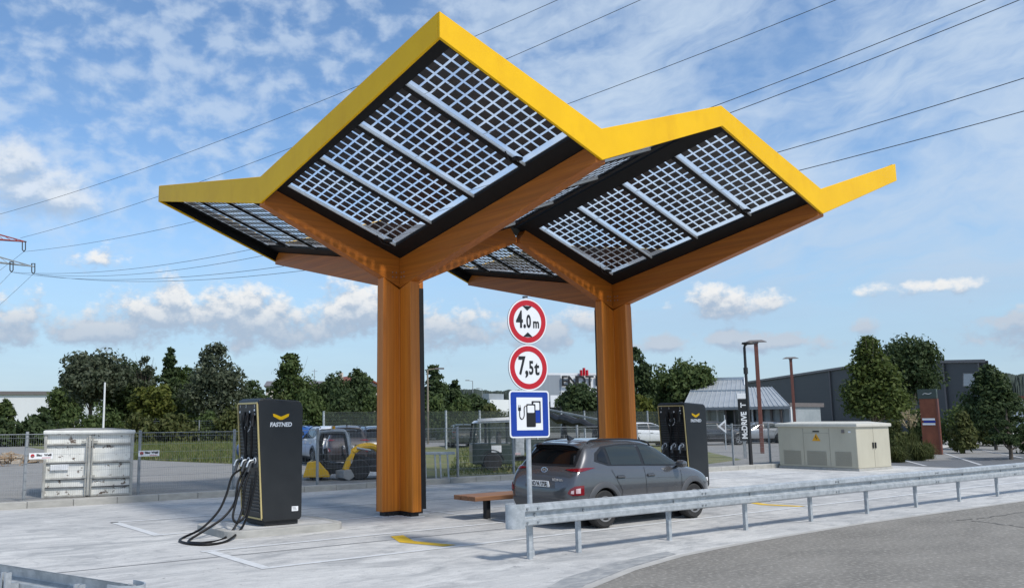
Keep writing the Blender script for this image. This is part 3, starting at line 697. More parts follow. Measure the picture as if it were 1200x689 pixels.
# ================================================================== GUARD RAILS
def guard_rail(label, p0, p1, posts, seed, endcap=True, ztop=0.79):
    """beam in local X from 0 to L, facing local -Y"""
    p0, p1 = Vector(p0), Vector(p1); d = p1 - p0; L = d.length; rz = math.atan2(d.y, d.x)
    t = thing('guard_rail', label, 'guard rail', (p0.x, p0.y, 0), rz, 'galvanised guard rails')
    # W profile (y outward negative), closed thin section
    pr = [(0.0, 0.0), (-0.006, 0.0), (-0.075, -0.022), (-0.08, -0.10), (-0.012, -0.130), (-0.012, -0.182), (-0.08, -0.212), (-0.075, -0.29), (-0.006, -0.312), (0, -0.312)]
    back = [(y + 0.006, z) for y, z in reversed(pr)]
    prof = pr + back
    mb = MB(); n = len(prof); secs = max(1, round(L / 4.26)); 
    xs = []
    for i in range(secs):
        a, b = i * L / secs, (i + 1) * L / secs
        off = -0.004 if i % 2 else 0.0
        vs = [(x, y + off, ztop + z) for x in (a - (0.16 if i else 0), b) for y, z in prof]
        mb.add(vs, [list(range(n)), list(range(n, 2 * n))[::-1]] + [(k, (k + 1) % n, (k + 1) % n + n, k + n) for k in range(n)])
        xs.append(a)
    mb.build('rail_beam', M['galv'], t, bevel=0.006, seg=2)
    for x in posts:
        q = MB(); h = ztop - 0.03
        q.box((x, 0.075, h / 2), (0.07, 0.006, h)); q.box((x - 0.033, 0.10, h / 2), (0.006, 0.05, h)); q.box((x + 0.033, 0.10, h / 2), (0.006, 0.05, h))
        q.box((x + 0.026, 0.125, h / 2), (0.02, 0.005, h)); q.box((x - 0.026, 0.125, h / 2), (0.02, 0.005, h))
        q.box((x, 0.036, ztop - 0.155), (0.06, 0.07, 0.05))
        q.build('post', M['galv'], t)
    bt = MB()
    for i, x in enumerate(xs):
        if i == 0: pos = [0.12, 0.33]
        else: pos = [x - 0.12, x - 0.03]
        for px in pos:
            for z in (-0.06, -0.252): bt = MB(); bt.cyl((px, -0.078, ztop + z), (px, -0.10, ztop + z), 0.016, n=8); bt.build('bolt', M['galv_dark'], t)
    for x in posts: bt = MB(); bt.cyl((x, -0.01, ztop - 0.156), (x, -0.035, ztop - 0.156), 0.018, n=8); bt.build('bolt', M['galv_dark'], t)
    if endcap:
        c = MB(); N = 14
        O = [(-0.22 * math.sin(PI * k / N), -0.13 + 0.11 * (1 - math.cos(PI * k / N)) * 1.0) for k in range(N + 1)]
        outer = [(0.06, -0.10)] + [(-0.20 * math.sin(PI * k / N) + 0.02, 0.02 - 0.12 * math.cos(PI * k / N)) for k in range(N + 1)] + [(0.06, 0.14)]
        inner = [(x + 0.008 if x < 0.05 else x, y + (0.008 if y < 0.02 else -0.008)) for x, y in outer]
        m = len(outer); z0, z1 = ztop - 0.33, ztop + 0.012
        vs = [(x, y, z) for z in (z0, z1) for x, y in outer] + [(x, y, z) for z in (z0, z1) for x, y in inner]
        fs = []
        for k in range(m - 1):
            fs += [(k, k + 1, m + k + 1, m + k), (2 * m + k + 1, 2 * m + k, 3 * m + k, 3 * m + k + 1), (m + k, m + k + 1, 3 * m + k + 1, 3 * m + k), (k + 1, k, 2 * m + k, 2 * m + k + 1)]
        fs += [(0, m, 3 * m, 2 * m), (m - 1, 2 * m - 1, 4 * m - 1, 3 * m - 1)]
        c.add(vs, fs); c.build('end_cap', M['galv'], t, smooth=True)
    return t
posts1 = [0.32, 1.32] + [1.32 + 2.13 * k for k in range(1, 17)]
guard_rail('long galvanised guard rail in front of the grey car along the road', (-2.22, -6.07, 0), (36.0, -6.07, 0), posts1, 1)
# second rail, its tip in the lower left corner of the picture
e0 = gnd(150, 684, 0.79); e1 = gnd(0, 660.5, 0.79)
dv = (e1 - e0).normalized()
p_far = e0 + dv * 7.5
guard_rail('galvanised guard rail tip nearest the camera at the lower left', (e0.x, e0.y, 0), (p_far.x, p_far.y, 0), [0.45, 1.45, 3.45, 5.45], 2)
mb = MB(); q = e0 + dv * 0.55

# ================================================================== ROAD SIGN POST
sp = Vector((-1.70, -5.78, 0))
t = thing('road_sign', 'pole with height limit, weight limit and blue charging signs', 'road sign', sp, R(-11))
mb = MB(); mb.cyl((0, 0, 0), (0, 0, 3.83), 0.038, n=16); pole = mb.build('pole', M['galv'], t, smooth=True)
mb = MB(); mb.cyl((0, 0, 3.83), (0, 0, 3.85), 0.042, n=16); mb.build('pole_cap', M['black'], pole)
mb = MB(); mb.tube([(0, 0, 0.0), (0, 0, 0.10)], 0.055, 12); mb.build('pole_sleeve', M['galv'], pole)
YS = -0.05
def round_sign(z, name):
    mb = MB(); mb.disc((0, YS, z), 0.345, (0, -1, 0), n=56, h=0.004); s = mb.build(name, M['signwhite'], t)
    mb = MB(); mb.disc((0, YS + 0.004, z), 0.352, (0, 1, 0), n=56, h=0.006); mb.build('sign_back', M['alu'], s)
    mb = MB(); mb.disc((0, YS - 0.0045, z), 0.325, (0, -1, 0), n=56, h=0.002, r_in=0.245); mb.build('red_ring', M['signred'], s)
    br = MB()
    for dz in (-0.15, 0.15): br.box((0, -0.02, z + dz), (0.3, 0.03, 0.03))
    br.build('bracket', M['galv_dark'], s)
    return s
y2 = YS - 0.006
s = round_sign(3.46, 'height_limit_sign')
text('lettering', '4', 0.36, M['signblack'], s, (-0.14, y2, 3.475), sx=0.66, bold=0.008)
text('lettering', '.', 0.34, M['signblack'], s, (-0.052, y2, 3.47), sx=0.72, bold=0.01)
text('lettering', '0', 0.27, M['signblack'], s, (0.02, y2, 3.452), sx=0.60, bold=0.008)
text('lettering', 'm', 0.205, M['signblack'], s, (0.152, y2, 3.43), sx=0.72, bold=0.006)
for sg in (1, -1):
    mb = MB(); mb.prism([(-0.085, y2, 3.46 + sg * 0.236), (0.085, y2, 3.46 + sg * 0.236), (0.0, y2, 3.46 + sg * 0.165)], (0, -0.002, 0)); mb.build('height_arrow', M['signblack'], s)
s = round_sign(2.76, 'weight_limit_sign')
text('lettering', '7', 0.38, M['signblack'], s, (-0.12, y2, 2.775), sx=0.66, bold=0.009)
text('lettering', ',', 0.36, M['signblack'], s, (-0.035, y2, 2.77), sx=0.8, bold=0.01)
text('lettering', '5', 0.28, M['signblack'], s, (0.047, y2, 2.748), sx=0.62, bold=0.008)
text('lettering', 't', 0.29, M['signblack'], s, (0.145, y2, 2.745), sx=0.8, bold=0.008)
def rrect(w, h, r, y, zc, xc=0.0, n=6):
    out = []
    for cx, cz, st in ((w / 2 - r, h / 2 - r, 0), (-w / 2 + r, h / 2 - r, 90), (-w / 2 + r, -h / 2 + r, 180), (w / 2 - r, -h / 2 + r, 270)):
        for k in range(n + 1): th = R(st + 90 * k / n); out.append((xc + cx + r * math.cos(th), y, zc + cz + r * math.sin(th)))
    return out
zc = 2.065
mb = MB(); mb.prism(rrect(0.70, 0.70, 0.05, YS, zc), (0, -0.004, 0)); s = mb.build('charging_sign', M['signwhite'], t)
mb = MB(); mb.prism(rrect(0.70, 0.70, 0.05, YS + 0.006, zc), (0, -0.005, 0)); mb.build('sign_back', M['alu'], s)
mb = MB(); mb.prism(rrect(0.655, 0.655, 0.035, YS - 0.0042, zc), (0, -0.002, 0)); mb.build('blue_field', M['signblue'], s)
mb = MB(); mb.prism(rrect(0.455, 0.485, 0.004, YS - 0.0064, zc + 0.005), (0, -0.0015, 0)); mb.build('white_field', M['signwhite'], s)
y3 = YS - 0.0082
def patch(m, x0, x1, z0, z1, y, r=0.012):
    mb = MB(); mb.prism(rrect(x1 - x0, z1 - z0, r, y, zc + (z0 + z1) / 2, (x0 + x1) / 2), (0, -0.001, 0)); return mb.build('pictogram', m, s)
patch(M['signblack'], 0.035, 0.195, -0.135, 0.195, y3); patch(M['signblue'], 0.05, 0.182, -0.125, 0.055, y3 - 0.0012); patch(M['signwhite'], 0.065, 0.17, 0.06, 0.172, y3 - 0.0012)
patch(M['signblack'], -0.06, 0.10, -0.19, 0.15, y3 - 0.003); patch(M['signwhite'], -0.042, 0.078, 0.02, 0.128, y3 - 0.0042)
mb = MB(); mb.tube(bez([(-0.05, y3 - 0.001, zc + 0.13), (-0.095, y3 - 0.001, zc + 0.10), (-0.10, y3 - 0.001, zc - 0.02), (-0.135, y3 - 0.001, zc - 0.075), (-0.175, y3 - 0.001, zc - 0.04), (-0.178, y3 - 0.001, zc + 0.06)], 6), 0.008, 6)
mb.box((-0.178, y3 - 0.001, zc + 0.075), (0.05, 0.002, 0.05)); mb.box((-0.19, y3 - 0.001, zc + 0.115), (0.01, 0.002, 0.04)); mb.box((-0.166, y3 - 0.001, zc + 0.115), (0.01, 0.002, 0.04))
mb.build('pictogram', M['signblack'], s)
br = MB()
for dz in (-0.2, 0.2): br.box((0, -0.02, zc + dz), (0.3, 0.03, 0.03))
br.build('bracket', M['galv_dark'], s)

# ================================================================== CARS
def resample(pl, n):
    P = [Vector(p) for p in pl]; L = [0]
    for a, b in zip(P[:-1], P[1:]): L.append(L[-1] + (b - a).length)
    out = []
    for k in range(n):
        s = L[-1] * k / (n - 1); i = 0
        while i < len(P) - 2 and L[i + 1] < s: i += 1
        f = (s - L[i]) / max(1e-9, L[i + 1] - L[i]); out.append(P[i].lerp(P[i + 1], min(1, f)))
    return out
def make_car(label, cat, loc, rz, plate='RO N 175E'):
    car = thing('parked_car', label, cat, loc, rz, None, (1, 1, 1.04))
    #      x     w    zb   z3   z4   z5    wt   z6    z8
    ST = [(-0.00, .66, .42, .50, .58, .64, .60, .66, .665), (0.03, .78, .34, .52, .64, .74, .68, .77, .775), (0.09, .845, .28, .55, .70, .84, .735, .88, .89),
          (0.16, .87, .25, .57, .74, .93, .765, .985, 1.0), (0.24, .88, .24, .58, .77, .99, .755, 1.06, 1.09), (0.36, .885, .23, .59, .79, 1.015, .72, 1.20, 1.24),
          (0.50, .89, .23, .60, .80, 1.03, .685, 1.37, 1.42), (0.60, .892, .23, .60, .80, 1.03, .665, 1.455, 1.51), (0.80, .895, .22, .60, .80, 1.02, .655, 1.478, 1.54), (1.3, .90, .21, .60, .80, 1.0, .65, 1.495, 1.56),
          (2.0, .90, .21, .60, .80, .985, .65, 1.485, 1.55), (2.4, .90, .21, .60, .79, .975, .645, 1.44, 1.505), (2.75, .90, .21, .60, .79, .965, .645, 1.315, 1.36), (3.05, .90, .21, .60, .78, .955, .665, 1.15, 1.19),
          (3.25, .90, .21, .60, .78, .945, .70, 1.03, 1.06), (3.5, .895, .22, .60, .77, .92, .70, .985, 1.01), (3.8, .875, .22, .59, .74, .87, .66, .925, .95), (4.0, .82, .23, .57, .69, .78, .60, .84, .86),
          (4.12, .72, .25, .52, .62, .69, .52, .73, .74), (4.18, .58, .30, .48, .55, .60, .42, .63, .635)]
    verts, faces = [], []
    for (x, w, zb, z3, z4, z5, wt, z6, z8) in ST:
        half = [(0, zb), (w * .78, zb), (w * .965, zb + .09), (w, z3), (w * .985, z4), (w * .955, z5), (wt, z6), (wt * .7, z8 - .012), (0, z8)]
        ring = half + [(-y, z) for y, z in reversed(half[1:-1])]
        verts += [(x, y, z) for y, z in ring]
    n = 16
    for i in range(len(ST) - 1):
        for k in range(n):
            a = i * n + k; b = i * n + (k + 1) % n; faces.append((a, b, b + n, a + n))
    faces.append(list(range(n))[::-1]); e = (len(ST) - 1) * n; faces.append([e + k for k in range(n)])
    me = bpy.data.meshes.new('body'); me.from_pydata(verts, [], faces)
    bm = bmesh.new(); bm.from_mesh(me); bmesh.ops.recalc_face_normals(bm, faces=bm.faces); bm.to_mesh(me); bm.free()
    tmp = bpy.data.objects.new('tmp', me); COL.objects.link(tmp)
    sb = tmp.modifiers.new('s', 'SUBSURF'); sb.levels = 2; sb.render_levels = 2
    XR, XF, WR = 0.82, 3.44, 0.335
    def evaluated(o):
        bpy.context.view_layer.update(); return bpy.data.meshes.new_from_object(o.evaluated_get(bpy.context.evaluated_depsgraph_get()))
    smooth = evaluated(tmp)
    bvh = BVHTree.FromPolygons([v.co.copy() for v in smooth.vertices], [list(p.vertices) for p in smooth.polygons])
    cm = MB()
    for x in (XR, XF):
        for s_ in (-1, 1): cm.cyl((x, s_ * 0.60, WR), (x, s_ * 1.2, WR), 0.385, n=40)
    cut = cm.build('cut', M['carblack'])
    bo = tmp.modifiers.new('b', 'BOOLEAN'); bo.operation = 'DIFFERENCE'; bo.object = cut; bo.solver = 'EXACT'
    body_me = evaluated(tmp); body_me.name = 'body'
    bpy.data.objects.remove(tmp); bpy.data.objects.remove(cut)
    body_me.materials.clear(); body_me.materials.append(M['paint'])
    for p in body_me.polygons: p.material_index = 0; p.use_smooth = True
    try: body_me.set_sharp_from_angle(angle=R(40))
    except Exception: pass
    body = bpy.data.objects.new('body', body_me); COL.objects.link(body); body.parent = car
    def hit(o, d):
        d = Vector(d).normalized(); r = bvh.ray_cast(Vector(o), d)
        return (r[0], r[1]) if r[0] is not None else (None, None)
    def skin(name, lower, upper, origin, direction, m, parent, off=0.006, nx=14, nz=6, thick=0.0):
        """panel lying on the body: polylines of (a, z) projected along direction; origin(a, z) gives the ray start"""
        lo, up = resample([(*p, 0) for p in lower], nx), resample([(*p, 0) for p in upper], nx)
        vs, ok = [], []
        for j in range(nz):
            for i in range(nx):
                q = lo[i].lerp(up[i], j / (nz - 1)); h, nn = hit(origin(q.x, q.y), direction)
                ok.append(h is not None); vs.append((h - Vector(direction).normalized() * off) if h is not None else Vector((0, 0, 0)))
        fs = [(j * nx + i, j * nx + i + 1, (j + 1) * nx + i + 1, (j + 1) * nx + i) for j in range(nz - 1) for i in range(nx - 1)]
        fs = [f for f in fs if all(ok[k] for k in f)]
        mb = MB(); mb.add(vs, fs)
        if thick:
            dv_ = Vector(direction).normalized() * thick; o_ = len(vs)
            rim = [i for i in range(nx)] + [j * nx + nx - 1 for j in range(1, nz)] + [(nz - 1) * nx + i for i in range(nx - 2, -1, -1)] + [j * nx for j in range(nz - 2, 0, -1)]
            if all(ok[k] for k in rim):
                mb.add([vs[k] for k in rim] + [vs[k] + dv_ for k in rim], [(i, (i + 1) % len(rim), (i + 1) % len(rim) + len(rim), i + len(rim)) for i in range(len(rim))])
        return mb.build(name, m, parent, smooth=True)
    for s_ in (-1, 1):
        side = lambda a, z, s_=s_: (a, s_ * 2.0, z); dr = (0, -s_, 0)
        skin('window_surround', [(0.66, 1.16), (1.0, 1.075), (2.0, 1.045), (3.16, 1.0)], [(0.74, 1.30), (0.98, 1.415), (1.5, 1.448), (2.1, 1.445), (2.55, 1.385), (2.9, 1.20), (3.16, 1.0)], side, dr, M['carblack'], car, 0.004, 30, 7)
        skin('quarter_window', [(0.76, 1.175), (1.0, 1.105)], [(0.80, 1.275), (1.0, 1.385)], side, dr, M['privglass'], car, 0.009)
        skin('rear_door_window', [(1.08, 1.09), (1.94, 1.07)], [(1.08, 1.395), (1.4, 1.42), (1.94, 1.425)], side, dr, M['carglass'], car, 0.009)
        skin('front_door_window', [(2.03, 1.068), (2.98, 1.04)], [(2.03, 1.425), (2.35, 1.405), (2.6, 1.345), (2.82, 1.21), (2.98, 1.07)], side, dr, M['carglass'], car, 0.009, 20, 7)
        # seams
        for (xa, za, xb, zb_) in ((1.22, 0.36, 1.30, 0.62), (1.30, 0.62, 1.06, 1.0), (1.985, 0.34, 1.985, 1.02), (3.02, 0.36, 3.08, 0.98), (1.22, 0.355, 3.03, 0.345)):
            dx, dz = xb - xa, zb_ - za; l = math.hypot(dx, dz); nx_, nz_ = -dz / l * .0065, dx / l * .0065
            skin('door_seam', [(xa + nx_, za + nz_), (xb + nx_, zb_ + nz_)], [(xa - nx_, za - nz_), (xb - nx_, zb_ - nz_)], side, dr, M['carblack'], car, 0.002, 10, 2)
        skin('sill_trim', [(1.16, 0.235), (3.06, 0.235)], [(1.16, 0.345), (3.06, 0.335)], side, dr, M['cladding'], car, 0.012, 14, 4, 0.012)
        skin('crease', [(1.1, .845), (2.9, .80)], [(1.1, .852), (2.9, .807)], side, dr, M['cladding'], car, 0.002, 14, 2)
        for hx in (1.28, 2.14):
            hd, _ = hit((hx, s_ * 2, 0.875), dr)
            hb = MB(); hb.box(hd + Vector((0.0, s_ * 0.018, 0)), (0.21, 0.035, 0.035)); hb.build('door_handle', M['paint'], car, bevel=0.012)
            skin('handle_recess', [(hx - 0.11, .845), (hx + 0.11, .845)], [(hx - 0.10, .90), (hx + 0.10, .90)], side, dr, M['carblack'], car, 0.002, 6, 3)
        # wheel arch cladding
        for x in (XR, XF):
            mb = MB(); N = 30; ring = []
            for k in range(N + 1):
                a = R(-14 + 208 * k / N)
                row = []
                for rad, off in ((0.365, -0.02), (0.372, 0.028), (0.425, 0.032), (0.475, 0.004)):
                    p = Vector((x + rad * math.cos(a), 0, WR + rad * math.sin(a)))
                    rr_ = max(rad, 0.40); q = (x + rr_ * math.cos(a), s_ * 2, max(0.26, WR + rr_ * math.sin(a)))
                    h, _ = hit(q, dr)
                    yb = h.y if h is not None else s_ * 0.86
                    yb = s_ * max(abs(yb), 0.80)
                    row.append(Vector((p.x, yb + s_ * off, p.z)))
                ring.append(row)
            for row in ring: mb.v += [tuple(v) for v in row]
            for k in range(N):
                for j in range(3): mb.f.append([k * 4 + j, k * 4 + j + 1, k * 4 + j + 5, k * 4 + j + 4]); mb.mi.append(0)
            mb.build('wheel_arch', M['cladding'], car, smooth=True, angle=60)
            lin = MB()
            for k in range(16):
                a0, a1 = PI * k / 16, PI * (k + 1) / 16
                lin.quad((x + .382 * math.cos(a0), s_ * .86, WR + .382 * math.sin(a0)), (x + .382 * math.cos(a1), s_ * .86, WR + .382 * math.sin(a1)), (x + .382 * math.cos(a1), s_ * .58, WR + .382 * math.sin(a1)), (x + .382 * math.cos(a0), s_ * .58, WR + .382 * math.sin(a0)))
            lin.box((x, s_ * 0.6, WR), (0.72, 0.02, 0.6))
            lin.build('arch_liner', M['carblack'], car)
            # wheel
            wo = s_ * 0.775
            tp = [(0.215, -0.10), (0.30, -0.105), (0.325, -0.085), (0.333, -0.05), (0.333, 0.05), (0.325, 0.085), (0.30, 0.105), (0.215, 0.10)]
            wb = MB(); wb.lathe([(r_, h_ * 1.0) for r_, h_ in tp], 40, 'y', (x, wo, WR)); wh = wb.build('wheel', M['tyre'], car, smooth=True)
            rb = MB(); rb.disc((x, wo + s_ * 0.105, WR), 0.222, (0, s_, 0), h=0.004, r_in=0.196)
            for k in range(5):
                a = 2 * PI * k / 5 + 0.3
                for da in (-0.17, 0.17):
                    rb.bar((x + 0.05 * math.cos(a), wo + s_ * 0.098, WR + 0.05 * math.sin(a)), (x + 0.205 * math.cos(a + da), wo + s_ * 0.103, WR + 0.205 * math.sin(a + da)), 0.03, 0.02, up=(0, 1, 0))
            rb.cyl((x, wo + s_ * 0.08, WR), (x, wo + s_ * 0.112, WR), 0.055, n=18)
            rb.build('rim', M['rim'], wh)
            db = MB(); db.cyl((x, wo + s_ * 0.03, WR), (x, wo + s_ * 0.085, WR), 0.205, n=24); db.build('brake_disc', M['machblack'], wh)
        # mirrors, roof rails
        mi = MB(); mi.lathe([(0.02, -0.11), (0.075, -0.09), (0.09, -0.02), (0.085, 0.06), (0.05, 0.10), (0.01, 0.11)], 14, 'y', (0, 0, 0))
        mo = mi.build('door_mirror', M['paint'], car, smooth=True, loc=(2.93, s_ * 0.985, 1.055)); mo.scale = (0.95, 1.0, 0.78)
        ft = MB(); ft.bar((2.96, s_ * 0.83, 0.985), (2.95, s_ * 0.93, 1.03), 0.07, 0.03); ft.build('mirror_foot', M['carblack'], car)
        rp = []
        for x in (0.72, 0.82, 1.2, 1.7, 2.2, 2.42, 2.5):
            h, _ = hit((x, s_ * 0.575, 3), (0, 0, -1)); rp.append(h + Vector((0, 0, 0.045 if 0.75 < x < 2.45 else 0.0)))
        rl = MB(); rl.tube(bez(rp, 5), 0.016, 8); rl.build('roof_rail', M['carblack'], car, smooth=True)
        # lamps at the rear corners (rays run diagonally inwards)
        dd = Vector((1, -s_ * 0.62, 0)).normalized(); pp = Vector((s_ * 0.62 * -1, -1, 0)).normalized()
        def corner(a, z, s_=s_):
            # a = lateral position measured outward from the car's middle, perpendicular to the ray
            per = Vector((0.62 * s_ * s_, s_ * 1.0, 0)).normalized()
            return Vector((0.3, 0, z)) + per * a - dd * 2.5
        skin('tail_light', [(0.38, 1.025), (0.52, 1.0), (0.70, .995), (0.88, 1.05)], [(0.38, 1.03), (0.55, 1.048), (0.76, 1.062), (0.88, 1.056)], corner, dd, M['lampred'], car, 0.016, 16, 4, 0.014)
        lc = skin('lamp_housing', [(0.46, .635), (0.53, .595), (0.74, .60)], [(0.51, .705), (0.60, .755), (0.74, .765)], corner, dd, M['lampred'], car, 0.018, 10, 4, 0.014)
        skin('reversing_lens', [(0.53, .63), (0.585, .625)], [(0.535, .675), (0.585, .69)], corner, dd, M['lampclear'], lc, 0.024, 5, 4, 0.004)
        skin('indicator_lens', [(0.62, .632), (0.69, .632)], [(0.62, .71), (0.69, .72)], corner, dd, M['lampclear'], lc, 0.024, 5, 4, 0.004)
        # front lamps
        skin('headlight', [(0.46, .63), (0.74, .64)], [(0.5, .70), (0.76, .74)], lambda a, z, s_=s_: (6, s_ * a, z), (-1, 0, 0), M['lampclear'], car, 0.01, 6, 4, 0.008)
    rear = lambda a, z: (-2, a, z)
    skin('rear_window_surround', [(-.70, 1.075), (.70, 1.075)], [(-.62, 1.425), (.62, 1.425)], rear, (1, 0, 0), M['carblack'], car, 0.005, 16, 8)
    skin('rear_window', [(-.64, 1.115), (.64, 1.115)], [(-.56, 1.385), (.56, 1.385)], rear, (1, 0, 0), M['privglass'], car, 0.011, 16, 8)
    skin('bumper', [(-.70, .30), (.70, .30)], [(-.74, .50), (.74, .50)], rear, (1, 0, 0), M['cladding'], car, 0.014, 20, 5, 0.014)
    skin('plate_recess', [(-.40, .70), (.40, .70)], [(-.34, .90), (.34, .90)], rear, (1, 0, 0), M['cladding'], car, 0.003, 10, 5)
    h, _ = hit((-2, 0, .76), (1, 0, 0))
    tl = R(24)
    pr = Matrix.Translation((h.x - 0.022, 0, .765)) @ Matrix.Rotation(R(-14), 4, 'Y')
    mb = MB(); mb.box((0, 0, 0), (0.012, 0.52, 0.115)); pl = mb.build('number_plate', M['signwhite'], car); pl.matrix_local = pr
    text('plate_lettering', plate, 0.112, M['signblack'], pl, (-0.0085, 0, 0.0), Matrix.Rotation(-PI / 2, 4, 'Z') @ UPRIGHT, sx=0.80, bold=0.003)
    mb = MB(); mb.box((-0.0075, 0.235, 0), (0.003, 0.045, 0.112)); mb.build('plate_band', M['signblue'], pl)
    h, _ = hit((-2, 0, 1.005), (1, 0, 0))
    em = MB(); N = 24
    ringp = [(h.x - 0.02 + 0.02 * math.sin(2 * PI * k / N) * 0.5, 0.078 * math.cos(2 * PI * k / N), 1.005 + 0.042 * math.sin(2 * PI * k / N)) for k in range(N + 1)]
    em.tube(ringp, 0.007, 6); em.bar((h.x - 0.02, 0.035, .975), (h.x - 0.02, 0.025, 1.035), 0.012); em.bar((h.x - 0.02, -0.025, .975), (h.x - 0.02, -0.035, 1.035), 0.012); em.bar((h.x - 0.02, 0.03, 1.0), (h.x - 0.02, -0.03, 1.01), 0.012)
    em.build('emblem', M['chrome'], car)
    h, _ = hit((-2, -.42, .84), (1, 0, 0)); text('model_lettering', 'KONA', 0.06, M['chrome'], car, (h.x - 0.012, -.43, .845), Matrix.Rotation(-PI / 2, 4, 'Z') @ UPRIGHT, sx=1.5, bold=0.003)
    # spoiler, antenna, windscreen, interior
    sp_ = MB(); rows = []
    for y in np.linspace(-.60, .60, 13):
        h, _ = hit((.62, y, 3), (0, 0, -1)); k = 1 - (abs(y) / .6) ** 4 * 0.25
        rows.append([Vector((.70, y, h.z + .006)), Vector((.42 + .04 * (1 - k) * 4, y, h.z - .015)), Vector((.41 + .04 * (1 - k) * 4, y, h.z - .045)), Vector((.62, y, h.z - .06))])
    for r_ in rows: sp_.v += [tuple(v) for v in r_]
    for i in range(12):
        for j in range(4): sp_.f.append([i * 4 + j, i * 4 + (j + 1) % 4, (i + 1) * 4 + (j + 1) % 4, (i + 1) * 4 + j]); sp_.mi.append(0)
    sp_.f += [[0, 1, 2, 3], [51, 50, 49, 48]]; sp_.mi += [0, 0]
    sp_.build('roof_spoiler', M['paint'], car, smooth=True)
    h, _ = hit((.92, 0, 3), (0, 0, -1)); fn = MB()
    fn.add([(.80, .03, h.z - .01), (.80, -.03, h.z - .01), (1.02, 0, h.z - .01), (.80, .008, h.z + .075), (.80, -.008, h.z + .075)], [(0, 1, 4, 3), (1, 2, 4), (2, 0, 3), (3, 4, 2)]); fn.build('antenna_fin', M['carblack'], car)
    skin('windscreen', [(-.72, 1.07), (.72, 1.07)], [(-.60, 1.44), (.60, 1.44)], lambda a, z: (6, a, z), (-1, 0, 0), M['carglass'], car, 0.008, 14, 7)
    skin('roof_panel', [(0.78, -0.5), (2.3, -0.5)], [(0.78, 0.5), (2.3, 0.5)], lambda a, z: (a, z, 4), (0, 0, -1), M['paint'], car, 0.004, 14, 10)
    return car
car = make_car('grey crossover car seen from behind, parked between the canopy and the rail', 'car', (0.79, -3.37, 0), 0)

# ------------------------------------------------------------------ background cars: simple copies
def bg_car(px, py, rot, label, paint, scale=(1, 1, 1.04)):
    p = gnd(px, py, 0.13)
    dd = Vector((2.1 * scale[0] * math.cos(rot), 2.1 * scale[0] * math.sin(rot), 0))
    return dup(car, p - dd, rot, label, 'cars parked in the background', scale, {M['paint']: paint, M['cladding']: M['carblack']})
bg_car(332, 541, R(125), 'blue car behind the yard fence beside the left charging station', M['blue_paint'])
bg_car(404, 545.5, R(62), 'dark brown pickup seen from behind, parked beside the loader', M['maroon_paint'], (1.05, 0.92, 1.06))
bg_car(381, 543.5, R(75), 'white car seen through the cab of the wheel loader', M['white_carpaint'])
bg_car(436, 545, R(70), 'black car behind the yellow digger arm beside the near column', M['dark_paint'])
bg_car(540, 523.5, R(60), 'dark hatchback seen from behind on the bank above the grass', M['dark_paint'], (1, 1, 1.0))
bg_car(757, 523, R(-25), 'white car behind the fence just right of the far column', M['white_carpaint'])
bg_car(888, 519, R(150), 'silver car parked in front of the metal roofed building', M['silver_paint'], (1.05, 1, 1))
bg_car(838, 521, R(-28), 'dark grey car behind the fence right of the far charging station', M['dark_paint'])
# ================================================================== YARD FENCE
def fence(label, pts, zg, h, spacing, first=0.0, group=None, wires=True, m=None, name='mesh_fence', post_r=0.03, dens=0.05, phase=0.0, wm=None):
    m = m or M['galv_dark']
    t = thing(name, label, 'fence', (pts[0][0], pts[0][1], zg), 0, group)
    o = Vector((pts[0][0], pts[0][1], 0))
    for (a, b), (c, d) in zip(pts[:-1], pts[1:]):
        p, q = Vector((a, b, 0)) - o, Vector((c, d, 0)) - o; L = (q - p).length; n = max(1, round(L / spacing)); dr = (q - p).normalized(); rz = math.atan2(dr.y, dr.x)
        for i in range(n):
            s0, s1 = L * i / n, L * (i + 1) / n
            mb = MB(); mb.bar(p + dr * s0 + Vector((0, 0, 0)), p + dr * s0 + Vector((0, 0, h + 0.05)), post_r * 2, post_r * 2); mb.build('post', m, t)
            if wires:
                w = MB(); k = int((s1 - s0) / dens); r = 0.0013
                side = Vector((dr.y, -dr.x, 0)) * (post_r + 0.006)
                for j in range(1, k):
                    x = p + dr * (s0 + (s1 - s0) * j / k) + side; w.bar(x + Vector((0, 0, 0.04)), x + Vector((0, 0, h)), 2 * r, 2 * r)
                z = 0.06
                while z < h: 
                    w.bar(p + dr * s0 + side * 1.1 + Vector((0, 0, z)), p + dr * s1 + side * 1.1 + Vector((0, 0, z)), 0.008, 0.005); z += 0.2
                w.bar(p + dr * s0 + side * 1.1 + Vector((0, 0, h - 0.01)), p + dr * s1 + side * 1.1 + Vector((0, 0, h - 0.01)), 0.012, 0.016)
                w.build('mesh_panel', wm or m, t, fix=False)
    return t
fence('grey welded mesh fence along the kerb between the charging apron and the yard', [(-13.68, 7.0), (-6.0, 6.98), (-3.3, 6.96), (1.86, 6.92), (7.0, 6.88), (9.4, 6.86), (17, 5.28), (26.4, 4.95)], 0.15, 1.56, 2.6)
